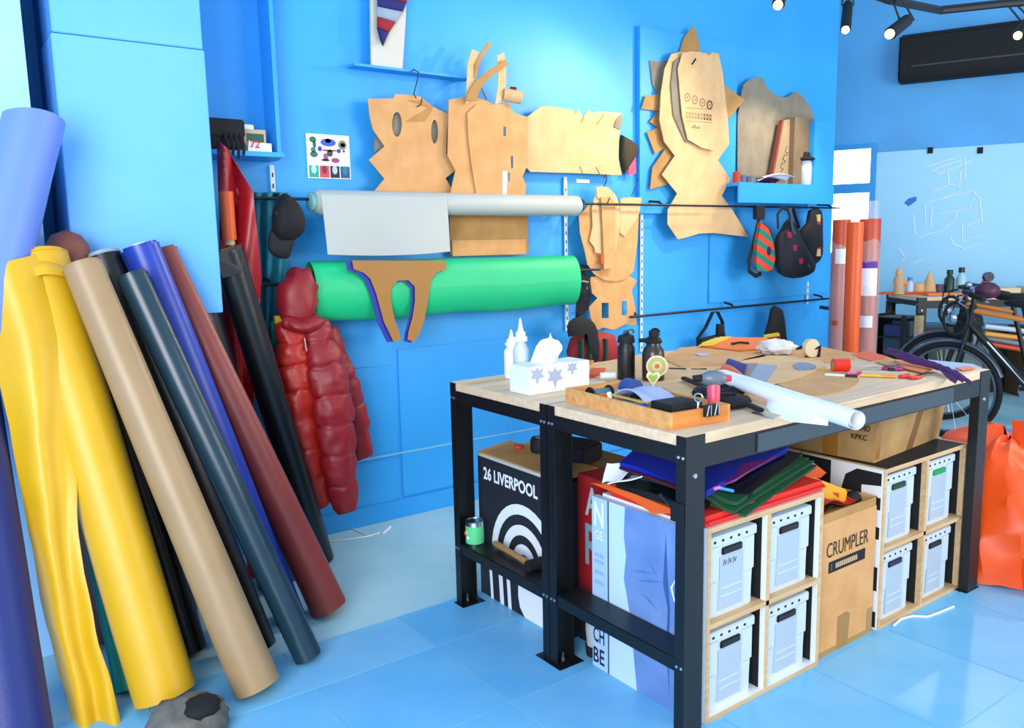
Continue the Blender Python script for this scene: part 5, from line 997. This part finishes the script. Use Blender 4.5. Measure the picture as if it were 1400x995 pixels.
mk('tape', MB().lathe(c+Vector((0, 0, .044)), [(.022, -.012), (.040, -.012), (.040, .012), (.022, .012)], 20, RT*.3+FW*.0+Vector((-.5, -.8, 0))), cmat('d8c8a0', .4), t, smooth=40)
mk('frame', MB().tube([c+Vector((0, 0, .0))-RT*.02, c+Vector((0, 0, .03))+RT*.0, c+Vector((0, 0, .05))+RT*.04, c+Vector((0, 0, .0))+RT*.035], .008, 6), M_BLACKM, t)
mk('blade', MB().tube([c+Vector((0, 0, .05))-RT*.03, c+Vector((0, 0, .038))-RT*.065], [.010, .004], 6), M_BLACKM, t)
flat('grey_card', 'light grey card rectangle on the bench', [(1022, 520), (1036, 498), (1063, 500), (1048, 522)], cmat('98a4b4', .6), .002, TT+.007, 'card')
flat('grey_card', 'darker grey card beneath the light grey rectangle', [(1012, 510), (1018, 497), (1036, 497), (1026, 514)], cmat('8a8480', .6), .002, TT+.007, 'card')
flat('grey_disc', 'oval grey card disc near the red tape', [(1084, 500), (1092, 496), (1106, 497), (1116, 501), (1110, 505), (1092, 506)], cmat('8090a4', .6), .003, TT+.007, 'card', sm=2)
one('navy_fabric', MB().grid(lambda u, v: T_(990+28*u, 502+10*u-4*v, TT+.008).lerp(T_(1000+22*u, 494+8*u, TT+.01), v)+Vector((0, 0, .018*math.sin(v*3)+.003)), 8, 6, .004), cmat('1a2c80', .6, 'fabric'), 'folded navy fabric strip on the bench', 'fabric', smooth=60)
one('orange_fabric', MB().grid(lambda u, v: T_(984+40*u, 508+16*u, TT+.012).lerp(T_(992+38*u, 502+20*u, TT+.012), v)+Vector((0, 0, .022*math.sin(v*2.6+.3)+.006*math.sin(u*6))), 10, 6, .003), cmat('f0743c', .5, 'vinyl'), 'curled orange fabric strip behind the torch head', 'fabric', smooth=60)
t = thing('tape_roll', 'bright red tape roll standing on the bench', 'tape', T_(1149, 508)); c = T_(1149, 508)
dr = Vector((RT.x, RT.y, 0)).normalized()
mk('tape', MB().lathe(c+Vector((0, 0, .026))-dr*.030, [(.017, 0), (.026, 0), (.026, .06), (.017, .06)], 20, dr), cmat('e82c1c', .4), t, smooth=40); mk('core', MB().lathe(c+Vector((0, 0, .026))-dr*.0305, [(.014, 0), (.017, 0), (.017, .061), (.014, .061)], 18, dr), M_KRAFT3, t, smooth=40)
GPN = 'pens and markers on the workbench'
def pen(lab, a, b, c1, c2='101216', r=.006):
    p, q = T_(*a)+Vector((0, 0, r)), T_(*b)+Vector((0, 0, r)); t = thing('marker_pen', lab, 'pen', (p+q)/2-Vector((0, 0, r)), GPN)
    mk('barrel', MB().tube([p, p.lerp(q, .65)], r, 10), cmat(c1, .4), t, smooth=40); mk('cap', MB().tube([p.lerp(q, .63), q], r*1.15, 10), cmat(c2, .4), t, smooth=40)
pen('white marker with black cap lying before the red tape', (1128, 514), (1172, 517), 'eceef0')
pen('pink marker with pink cap lying beside the red tape', (1158, 512), (1178, 512), 'f06a9a', 'd83a78')
pen('yellow marker with orange cap in front of the tools', (1176, 515), (1224, 517), 'f0b828', 'e89a18')
pen('yellow pencil lying behind the red tape roll', (1110, 504), (1136, 507), 'f0c020', 'e8b010', .004)
pen('dark wooden pencil on the kraft sheet behind the torch', (945, 506), (966, 506), '7a5020', '3a2810', .004)
pen('black pencil on the kraft sheet beside the dark wooden pencil', (915, 505), (938, 506), '181818', '181818', .004)
# scissors etc.
def scissors(lab, c, ang, ch_, cb):
    c = T_(*c)+Vector((0, 0, .006)); d = Vector((math.cos(ang), math.sin(ang), 0)); s = Vector((-d.y, d.x, 0))
    t = thing('scissors', lab, 'scissors', c-Vector((0, 0, .006)), 'scissors on the workbench')
    for sg in (-1, 1):
        mk('handle', MB().tube([c-d*.055+s*sg*.020+d*.026*math.cos(k*.5236)+s*.015*math.sin(k*.5236) for k in range(12)], .006, 8, closed=True), cmat(ch_, .4), t, smooth=50)
        mk('blade', MB().prism([c-d*.028+s*sg*.010, c+d*.01+s*sg*.006, c+d*.11-s*sg*.006, c+d*.005-s*sg*.006], (0, 0, .002)), cmat(cb, .3), t)
scissors('red handled scissors with dark blades near the bench front edge', (1256, 515), -.05, 'e8341c', '20262c')
scissors('black handled scissors lying between the orange strips', (1200, 505), 2.4, '15181c', 'b0b4b8')
scissors('magenta handled scissors beside the orange strips', (1225, 503), .3, 'b0246c', 'a0a4a8')
flat('orange_strip', 'long flat orange vinyl strip near the far end of bench', [(1163, 486), (1185, 480), (1215, 489), (1190, 494)], cmat('f0622a', .5), .004, TT, 'fabric')
flat('orange_strip', 'orange vinyl strip next to the purple cloth', [(1222, 494), (1245, 494), (1275, 506), (1262, 510), (1236, 504)], cmat('f07a34', .5), .004, TT+.006, 'fabric')
flat('pattern_piece', 'tan card tongue between the two orange strips', [(1196, 495), (1215, 489), (1245, 500), (1228, 503)], M_KRAFT, .003, TT+.003, grp=GP)
flat('blue_paper', 'pale blue paper sheet beyond the purple cloth', [(1268, 492), (1330, 498), (1342, 503), (1310, 506), (1280, 502)], cmat('a8c0e8', .6), .002, TT, 'paper')
flat('orange_strip', 'short orange vinyl scrap on the pale blue paper', [(1306, 503), (1322, 501), (1334, 504), (1316, 507)], cmat('f06a34', .5), .003, TT+.003, 'fabric')
pa = [T_(1216, 484, TT+.03), T_(1240, 490, TT+.03), T_(1272, 500, TT+.02), T_(1296, 508, TT+.02), T_(1318, 522, TT-.0)]
def purfn(u, v):
    k = u*4; i = min(int(k), 3); p = pa[i].lerp(pa[i+1], k-i); w_ = [.05, .045, .05, .06, .045][min(int(u*4), 4)]
    return p+Vector((.35, .94, 0))*w_*(v-.5)*1.6+Vector((0, 0, .026*math.cos((v-.5)*2.6)*(1-.5*u)+.009*math.sin(v*14+u*9)-.008))
one('purple_cloth', MB().grid(purfn, 20, 12, .003), cmat('5a2a6a', .7, 'fabric', col2='43204f', bump=.3), 'crumpled purple cloth draped along the bench corner', 'cloth', smooth=60)
flat('red_scrap', 'small red and orange vinyl scrap behind the flask', [(806, 516), (808, 506), (828, 506), (820, 513)], cmat('e8481c', .5), .01, TT+.004, 'fabric')
flat('orange_strip', 'thin orange vinyl strip behind the tissue box', [(788, 501), (800, 495), (812, 494), (810, 498)], cmat('f07a28', .5), .006, TT, 'fabric')
c = T_(826, 518); one('plastic_tube', MB().tube([c+Vector((-.02, 0, .014)), c+Vector((.03, -.03, .014))], .013, 12), M_PAPER, 'short white plastic tube lying behind the tray', 'tube', smooth=40)
flat('blue_label', 'pale blue paper label on the kraft sheet at bench back', [(950, 484), (964, 483), (972, 486), (958, 487)], cmat('a8c4e8', .6), .002, TT+.008, 'paper')
# ================================================================== end wall: board, air conditioner
s0, zt = es(1196, 209); s1, _ = es(1460, 196); _, zb = es(1220, 400)
t = thing('blue_board', 'large pale blue glossy board with faint white line drawing on end wall', 'board', E0+ED*(s0+s1)/2+Vector((0, 0, zb-.3)))
mk('board', ebox(MB(), s0, s1, .004, .03, zb-.3, zt), mat('board_blue', (.42, .78, .97), .35, 'plain', col2=(.26, .66, .96), scale=.9, bump=0), t)
for px_ in (1272, 1340):
    s_, z_ = es(px_, 206); mk('clip', ebox(MB(), s_-.025, s_+.025, .03, .045, z_-.03, z_+.03), M_BLACKM, t)
zw = Z_(5.105, 1190, 195)
MLN = cmat('ffffff', .6)
for ln in ([(390, 165), (620, 100), (640, 120), (430, 190)], [(430, 190), (470, 220), (720, 120)], [(540, 200), (545, 290)], [(660, 110), (660, 250)], [(630, 200), (620, 310)], [(440, 340), (560, 290), (640, 330), (500, 390)], [(390, 420), (720, 335), (690, 460), (480, 500)], [(380, 430), (385, 580)], [(430, 440), (420, 590)], [(720, 340), (760, 390), (780, 560)], [(670, 580), (770, 540)], [(640, 570), (640, 690), (780, 640)], [(660, 740), (780, 700)], [(480, 630), (590, 540), (600, 490)], [(340, 660), (480, 620)], [(300, 500), (310, 640)], [(200, 740), (240, 800), (220, 830)], [(300, 840), (380, 810)], [(560, 660), (580, 710), (660, 745)]):
    mk('drawn_line', MB().tube([PE(x, y, .0315) for x, y in zw(ln)], .006, 6), MLN, t)
mk('smudge', MB().prism([PE(x, y, .0312) for x, y in zw([(235, 420), (265, 390), (320, 375), (322, 405), (265, 445)])], EN*.0008), cmat('2a78d8', .5), t)
s0, z1 = es(1230, 47, .2); s1, _ = es(1480, 30, .2); _, z0 = es(1233, 112, .2)
t = thing('air_conditioner', 'long black wall-mounted air conditioner on the end wall', 'air conditioner', E0+ED*(s0+s1)/2+EN*.1+Vector((0, 0, z0)))
prof = [(.0, z0), (.16, z0), (.21, z0+.07), (.22, z0+.20), (.20, z1-.03), (.16, z1), (0, z1)]
mk('casing', MB().prism([E0+ED*s0+EN*(d+.002)+Vector((0, 0, z)) for d, z in prof], ED*(s1-s0)), M_BLACKM, t, bevel=.02, smooth=40)
mk('louvre', ebox(MB(), s0+.12, s1-.12, .205, .222, z0+.13, z0+.145), cmat('33383a', .4), t)
# ================================================================== track lights
zt_ = 2.78
M_BULB = mat('warm_bulb', (1, .62, .22), .3, emit=7, bump=0)
def TL(x, y, d): return P(x, y, D=d)
t = thing('light_track', 'black ceiling light track with a bend', 'track', TL(1290, 8, 5.0))
mk('track', MB().tube([TL(1130, -30, 4.2), TL(1215, 0, 4.6), TL(1285, 14, 5.0), TL(1370, 5, 5.0), TL(1600, -12, 5.0)], .025, 8), M_BLACK, t)
for px_ in ((1215, 0, 4.6), (1370, 5, 5.0)):
    p = TL(*px_); mk('suspension_rod', MB().tube([p, (p.x, p.y, 4.2)], .006, 6), M_BLACK, t)
def spot(lab, bulb, d, body, joint, power, target, r=.035):
    b = TL(*bulb, d); bd = TL(*body, d+.03); j = TL(*joint, d)
    t = thing('spotlight', lab, 'lamp', b, 'track spotlights'); ax = (b-bd).normalized()
    mk('housing', MB().tube([bd-ax*.03, bd, b-ax*.004, b], [r*.6, r, r*1.05, r*1.08], 18, cap=False), M_BLACK, t, smooth=40)
    mk('housing_back', MB().lathe(bd-ax*.03, [(r*.6, 0), (r*.3, .004)], 16, -ax), M_BLACK, t)
    mk('bulb', MB().ell(b+ax*.004, r*.75, r*.75, r*.75), M_BULB, t, smooth=60)
    for sg in (-1, 1): mk('yoke', MB().tube([bd+RT*r*1.15*sg, j+RT*r*.9*sg, j+Vector((0, 0, .05))], .006, 6), M_BLACK, t)
    l = bpy.data.lights.new('spot_beam', 'SPOT'); l.energy = power; l.color = (1, .80, .55); l.spot_size = R(95); l.spot_blend = .6; l.shadow_soft_size = .035
    o = bpy.data.objects.new('spot_beam', l); COL.objects.link(o); p = b+(Vector(target)-b).normalized()*.06; o.location = p
    o.rotation_euler = (Vector(target)-p).to_track_quat('-Z', 'Y').to_euler()
spot('spotlight with glowing bulb hanging from the bent track end', (1217, 46), 4.6, (1240, 28), (1230, 6), 45, (2.4, 3.7, 1.3))
spot('spotlight with glowing bulb in front of the air conditioner', (1392, 48), 5.0, (1405, 30), (1385, 8), 50, (4.2, 2.0, .9), .032)
spot('slim black spotlight pointing straight down near the wall corner', (1156, 40), 5.2, (1159, 8), (1160, -20), 35, (4.6, 3.6, .9), .032)
spot('spotlight hanging above the frame edge over the kraft patterns', (1064, 6), 4.2, (1072, -18), (1072, -50), 35, (2.6, 3.7, 1.6), .032)
# ================================================================== back bench and what is on and under it
ang = math.atan2(ED.y, ED.x)
wb3 = copy_tree(wb1)
for ch in list(wb3.children):
    if ch.name.startswith(('clamp', 'front')): bpy.data.objects.remove(ch)
wb3['label'] = 'black steel workbench with cluttered wood top before the blue board'
fl_ = P(1256, 407, Z=.9)
AB = -.62; wb3.rotation_euler.z = AB; wb3.location = (fl_.x, fl_.y, 0)
bu = Vector((math.cos(AB), math.sin(AB), 0)); bv = Vector((-bu.y, bu.x, 0))
BV = lambda u, v, z=.905: fl_*1+bu*u+bv*v+Vector((0, 0, z-fl_.z))
GB = 'clutter on the back bench'
for k, (u, v, w_, d_, h, c, lab) in enumerate(((.1, .45, .5, .12, .02, 'e84818', 'red-orange vinyl strip at the near corner of back bench'), (.45, .2, .6, .12, .02, 'f08028', 'orange vinyl strip along the back bench'), (.8, .3, .4, .25, .05, 'ead0a8', 'pale carton sheet on the back bench'),
        (1.2, .25, .3, .2, .06, 'f0e0c8', 'cream box in the middle of back bench'), (1.35, .5, .3, .1, .03, 'd83030', 'red vinyl piece behind the cream box on back bench'), (1.55, .2, .35, .2, .03, '5a2a60', 'plum cloth at the far end of back bench'))):
    c0 = BV(u, v); one('vinyl_strip' if h < .05 else 'carton', MB().rbox(c0, w_, d_, h, AB+.15*(k % 3-1)), cmat(c, .5), lab, 'fabric' if h < .05 else 'box', GB, bevel=.006)
def bottle(px, lab, c1, c2, h, r):
    d = (BV(.8, .45)-CAM).dot(FW); p = P(px, 385, D=d); p.z = .906; t = thing('bench_bottle', lab, 'bottle', p, GB)
    mk('bottle_body', MB().lathe(p, [(r, 0), (r, h*.6), (r*.5, h*.75), (r*.45, h*.8)], 14), cmat(c1, .4), t, smooth=40); mk('cap', MB().lathe(p+Vector((0, 0, h*.8)), [(r*.6, 0), (r*.55, h*.2)], 12), cmat(c2, .4), t, smooth=40)
bottle(1298, 'dark green bottle on the back bench', '14402c', '0c2018', .21, .045); bottle(1314, 'clear bottle with black cap on the back bench', 'b0dce4', '181820', .23, .045)
bottle(1244, 'pale blue spray bottle on the back bench', 'c8e0f4', '4a90d8', .15, .035)
c = BV(.25, .4); t = thing('wooden_hand', 'pale wooden hand model at the left of back bench', 'model', c, GB)
p = P(1229, 385, D=(c-CAM).dot(FW)); p.z = .907
mk('wrist', MB().lathe(p, [(.05, 0), (.04, .08), (.05, .12), (.04, .16)], 14), M_KRAFT2, t, smooth=50); mk('palm', MB().ell(p+Vector((0, 0, .19)), .04, .03, .05), M_KRAFT2, t, smooth=60); mk('thumb', MB().ell(p+RT*.05+Vector((0, 0, .10)), .03, .025, .03), cmat('f09050', .5), t, smooth=60)
p = P(1271, 383, D=(BV(.7, .45)-CAM).dot(FW)); p.z = .907
t = thing('paper_cone', 'cream paper cone among small pots on the back bench', 'cone', p, GB); mk('cone', MB().lathe(p, [(.06, 0), (.05, .08), (.005, .21)], 12), M_KRAFT2, t, smooth=30); mk('pot', MB().lathe(p-RT*.1, [(.05, 0), (.05, .09)], 12), M_KRAFT2, t, smooth=40); mk('pot', MB().lathe(p+RT*.09, [(.04, 0), (.04, .08)], 12), cmat('604060', .5), t, smooth=40)
p = P(1343, 385, D=(BV(1.3, .4)-CAM).dot(FW)); p.z = .907
t = thing('tape_gun', 'red and navy tape gun on the back bench', 'tool', p, GB); mk('grip', MB().tube([p, p+Vector((0, 0, .1))+RT*.03], .03, 10), cmat('d82828', .4), t); mk('wheel', MB().lathe(p+Vector((0, 0, .14))+RT*.05, [(.045, -.02), (.045, .02)], 14, FW), cmat('1a2050', .4), t, smooth=40)
# under the back bench
GU = 'storage under the back bench'
one('brown_crate', MB().rbox(BV(1.25, .15, 0), .55, .3, .62, AB), cmat('7a5a3c', .7, 'kraft'), 'brown carton stack under the back bench', 'box', GU, bevel=.006)
one('grey_tub', MB().rbox(BV(.45, .14, 0), .42, .26, .48, AB), cmat('7e8a80', .6), 'grey-green storage tub under the back bench', 'tub', GU, bevel=.02)
p = P(1255, 470, D=6.6); one('timber_post', MB().box(p.x-.035, p.x+.035, p.y-.02, p.y+.02, 0, P(1255, 431, D=6.6).z), M_PLY, 'pale timber upright standing beside the back bench', 'post')
t = thing('tool_rack', 'dark rack crowded with tools beside the orange rolls', 'rack', (P(1226, 480, D=6.9).x, P(1226, 480, D=6.9).y, 0))
c = P(1226, 480, D=6.9); hR = P(1226, 428, D=6.9).z
for dx in (-.13, .13):
    for dy in (-.12, .12): mk('post', MB().box(c.x+dx-.015, c.x+dx+.015, c.y+dy-.015, c.y+dy+.015, 0, hR), M_BLACK, t)
for k in range(5): mk('shelf_board', MB().box(c.x-.14, c.x+.14, c.y-.13, c.y+.13, .1+k*(hR-.12)/4-.01, .1+k*(hR-.12)/4), M_BLACK, t)
mk('rack_back', MB().box(c.x-.13, c.x+.13, c.y+.12, c.y+.128, .1, hR), M_BLACKM, t)
for k in range(4):
    for j in range(3):
        cc_ = ('2a4a50', '181c20', '8a9aa0', '20306a', '5a4a3a', '3a4a48')[(k*3+j*2) % 6]; lab = '%s tool case on the %s shelf of dark rack' % ({'2a4a50': 'teal', '181c20': 'black', '8a9aa0': 'silver', '20306a': 'navy', '5a4a3a': 'brown', '3a4a48': 'grey-green'}[cc_], ('lowest', 'second', 'third', 'topmost')[k])
        one('tool_case', MB().rbox((c.x-.085+j*.085, c.y-.02-.02*(j % 2), .1+k*(hR-.12)/4), .075, .16, .10+.03*((k+j) % 3), .0), cmat(cc_, .4), lab, 'case', 'cases on the dark rack', bevel=.008)
# ================================================================== bicycle
wc = P(1296, 532, D=5.75); wc.z = .345
hd0 = P(1352, 500, D=5.55); dirb = Vector((hd0.x-wc.x, hd0.y-wc.y, 0)).normalized(); nb = Vector((-dirb.y, dirb.x, 0))
Q = lambda s, z, o=0: Vector((wc.x, wc.y, 0))+dirb*s+nb*o+Vector((0, 0, z))
t = thing('bicycle', 'black bicycle with white lettered down tube parked behind the bench', 'bicycle', Q(.5, 0))
def wheel(s):
    ring = lambda r, n=48: [Q(s+r*math.cos(2*math.pi*k/n), .345+r*math.sin(2*math.pi*k/n)) for k in range(n)]
    w_ = mk('tyre', MB().tube(ring(.325), .019, 10, closed=True), M_BLACKM, t, smooth=60)
    mk('rim', MB().tube(ring(.298), .010, 8, closed=True), M_GREYM, t, smooth=60)
    mk('hub', MB().tube([Q(s, .345, -.045), Q(s, .345, .045)], .022, 12), M_STEEL, t, smooth=60)
    for k in range(14): mk('spoke', MB().tube([Q(s, .345, .03 if k % 2 else -.03), Q(s+.295*math.cos(k*.4488), .345+.295*math.sin(k*.4488))], .0014, 4), M_STEEL, t)
wheel(0); wheel(1.02)
for k0 in (0, ): mk('mudguard', MB().tube([Q(.352*math.cos(a_), .345+.352*math.sin(a_)) for a_ in [R(20+k*10) for k in range(15)]], .022, 8, sq=.5), M_GREYM, t, smooth=60)
HT, HB, BBk, ST, RW = Q(.13, .95), Q(.11, .80), Q(.60, .29), Q(.45, .86), Q(1.02, .345)
tubes = (('fork', [HB, Q(.06, .55, .05), Q(0, .345, .05)], .013, M_BLACK), ('fork', [HB, Q(.06, .55, -.05), Q(0, .345, -.05)], .013, M_BLACK), ('head_tube', [HB, HT], .024, M_BLACK), ('down_tube', [HB+Vector((0, 0, .02)), BBk], .024, M_BLACK), ('top_tube', [HT-Vector((0, 0, .04)), ST], .018, cmat('e8882c', .35)),
         ('seat_tube', [BBk, Q(.43, .95)], .017, M_BLACK), ('chain_stay', [BBk, Q(1.02, .345, .05)], .010, M_BLACK), ('chain_stay', [BBk, Q(1.02, .345, -.05)], .010, M_BLACK), ('seat_stay', [ST, Q(1.02, .345, .05)], .009, cmat('d8401c', .35)), ('seat_stay', [ST, Q(1.02, .345, -.05)], .009, cmat('d8401c', .35)))
for nm, pth, r, m in tubes: mk(nm, MB().tube(pth, r, 12), m, t, smooth=60)
mk('down_tube_lettering', MB().tube([HB.lerp(BBk, .25)-FW*.0+Vector((0, 0, .03))-nb*.016, HB.lerp(BBk, .8)+Vector((0, 0, .012))-nb*.016], .007, 6), M_PAPER, t)
mk('stem', MB().tube([HT, HT+Vector((0, 0, .07)), Q(.10, 1.04)], .016, 10), M_BLACK, t, smooth=60)
mk('handlebar', MB().tube([Q(.20, 1.03, -.26), Q(.12, 1.05, -.20), Q(.10, 1.04, 0), Q(.12, 1.05, .20), Q(.20, 1.03, .26)], .013, 10), M_BLACK, t, smooth=60)
for sg in (-1, 1):
    mk('grip', MB().tube([Q(.17, 1.035, sg*.235), Q(.27, 1.01, sg*.30)], .018, 10), M_BLACKM, t, smooth=60)
    mk('brake_lever', MB().tube([Q(.12, 1.03, sg*.19), Q(.10, .98, sg*.22), Q(.16, .95, sg*.25)], .007, 6), M_STEEL, t)
    mk('cable', MB().tube([Q(.12, 1.03, sg*.18), Q(.0, 1.00, sg*.12), Q(-.02, .88, sg*.05), Q(.10, .80, 0)], .005, 6), M_BLACKM, t, smooth=60)
mk('lock_ring', MB().tube([Q(.05+.075*math.cos(k*.35), .86+.11*math.sin(k*.35), -.10) for k in range(18)], .011, 8, closed=True), M_BLACKM, t, smooth=60)
mk('front_lamp', MB().lathe(Q(.03, .86, -.03), [(.05, 0), (.05, .03), (.03, .05)], 16, -dirb-nb*.5), M_STEEL, t, smooth=50)
mk('chainring', MB().lathe(Q(.60, .29, -.045), [(.085, 0), (.085, .004), (.03, .006)], 24, -nb), M_STEEL, t, smooth=30)
mk('crank', MB().tube([Q(.60, .29, -.06), Q(.51, .42, -.07)], .011, 8), M_STEEL, t); mk('crank', MB().tube([Q(.60, .29, .06), Q(.69, .16, .07)], .011, 8), M_STEEL, t)
mk('pedal', MB().rbox(Q(.51, .41, -.11), .09, .08, .02, math.atan2(dirb.y, dirb.x)), M_BLACKM, t); mk('pedal', MB().rbox(Q(.69, .15, .11), .09, .08, .02, math.atan2(dirb.y, dirb.x)), M_BLACKM, t)
mk('saddle', MB().ell(Q(.44, .97), .13, .06, .03, rot=Matrix.Rotation(math.atan2(dirb.y, dirb.x), 3, 'Z')), M_BLACKM, t, smooth=60)
mk('bell', MB().ell(Q(.16, 1.06, -.10), .03, .03, .025), M_STEEL, t, smooth=60)
one('maroon_helmet', MB().ell(Q(.25, 1.06, -.16), .085, .075, .055, 18, 12, jit=.1), cmat('4a1830', .5), 'maroon rounded cover hanging on the bicycle handlebar', 'helmet', smooth=60)
bk2 = copy_tree(t); bk2.location = Vector(t.location)+nb*.64-dirb*.22; bk2.rotation_euler.z = .10
bk2['label'] = 'second black bicycle parked close behind the lettered one'
for k, (u_, w_, h_, c_, lab) in enumerate(((.32, .42, .60, '14181b', 'black storage crate under the near end of back bench'), (.80, .40, .56, '1c2226', 'charcoal storage crate in the middle under back bench'))):
    tt = thing('storage_crate', lab, 'crate', BV(u_, .38, 0), GU); mk('crate_body', MB().rbox(BV(u_, .42, 0), w_, .24, h_, AB), cmat(c_, .5), tt, bevel=.01); mk('crate_rim', MB().rbox(BV(u_, .42, h_-.04), w_+.03, .27, .045, AB), M_BLACK, tt, bevel=.008)
pb = P(1322, 452, D=6.1)
t2 = thing('pannier_bag', 'black pannier bag hanging on the second bicycle', 'bag', pb-Vector((0, 0, .2))); mk('body', MB().ell(pb, .12, .09, .16, 18, 12, jit=.2), M_BLACKF, t2, smooth=60); mk('flap', MB().ell(pb+Vector((-.02, -.05, .07)), .10, .06, .07, 14, 10, jit=.2), M_BLACKM, t2, smooth=60); mk('strap', MB().tube([pb+Vector((-.08, -.08, .1)), pb+Vector((-.09, -.10, -.05)), pb+Vector((-.07, -.07, -.14))], .012, 6), cmat('8a8e92', .5), t2)
# banded frames leaning beyond the bicycle
GBF = 'spare frame tubes behind the bicycle'
for k, (y0_, y1_, c, lab) in enumerate(((446, 455, 'c8ccd0', 'silver frame tube resting above the orange ones'), (456, 466, 'f0a030', 'yellow-orange frame tube resting behind the bicycle'), (461, 478, '8a8e94', 'grey frame tube between the orange ones'), (468, 486, 'e85020', 'red-orange curved frame tube lowest behind the bicycle'))):
    a_ = P(1346-(k == 3)*4, y0_, D=6.5+.05*k); b_ = P(1440+6*k, y1_+6, D=6.5+.05*k)
    tt = thing('frame_tube', lab, 'tube', ((a_.x+b_.x)/2, (a_.y+b_.y)/2, 0), GBF)
    mk('tube', MB().tube([a_, a_.lerp(b_, .5)+Vector((0, 0, .012)), b_], .020, 12), cmat(c, .35), tt, smooth=60); mk('stand', MB().tube([b_, (b_.x, b_.y, 0)], .012, 8), M_BLACK, tt)
# ================================================================== orange heap on the floor
hb = P(1420, 800, Z=0)
t = thing('orange_tarpaulin', 'big heap of bright orange vinyl folded on the floor beside the bench', 'fabric', (hb.x, hb.y, 0))
c0 = P(1412, 800, Z=0)+Vector((.24, .24, 0))
def heap(u, v):
    th = u*2*math.pi; r = .40*(1-v)**.55+.02; d = Vector((math.cos(th), math.sin(th), 0))
    cr = .16*noise.noise(Vector((math.cos(th)*1.4, math.sin(th)*1.4, v*2.2+3)))+.07*abs(noise.noise(Vector((math.cos(th)*3.3, math.sin(th)*3.3, v*3)))) 
    r = r*(1+cr*1.7); z_ = .55*(1-(1-v)**1.7)*(1+.25*noise.noise(Vector((d.x*2, d.y*2, v+7))))
    return c0+d*r+Vector((0, 0, max(z_, .0)))
mb = MB().grid(heap, 44, 20)
mb.v = [p+Vector((1, 1, .6))*0+noise.noise_vector(p*4.5)*.05+noise.noise_vector(p*11)*.012 for p in mb.v]
for p in mb.v: p.z = max(p.z, .004)
mk('folded_sheet', mb, cmat('ff5a08', .42, 'vinyl', col2='f24a04', bump=.06), t, smooth=38)
fq = P(1352, 765, Z=0)
def lip(u, v):
    a_ = P(1346+70*u, 770+50*u, Z=.0); return a_+Vector((.10*v, .16*v, .05+.13*math.sin(v*1.5)+.035*math.sin(u*7+v*2)))-Vector((0, 0, .048*(1-v)))
mk('front_fold', MB().grid(lip, 14, 8, .004), cmat('ff6a14', .42, 'vinyl'), t, smooth=35)
# ================================================================== string and paper bits on the floor
one('floor_string', MB().tube([P(x, y, Z=.006) for x, y in ((1222, 855), (1232, 846), (1248, 842), (1268, 843), (1282, 838), (1304, 829))], .004, 6), M_PAPER, 'short white string lying on blue tiles before the plywood shelf', 'string', smooth=60)
for k, (pts, lab) in enumerate((([(524, 729), (534, 720)], 'stubby white paper scrap on the pale floor by wall'), ([(480, 722), (505, 732), (520, 728)], 'thin curling paper thread on the pale floor by wall'), ([(450, 740), (478, 737), (508, 732)], 'long thin paper thread on floor near the jacket'))):
    one('paper_scrap', MB().tube([P(x, y, Z=.004) for x, y in pts], .0035 if k else .006, 5), M_PAPER, lab, 'paper')
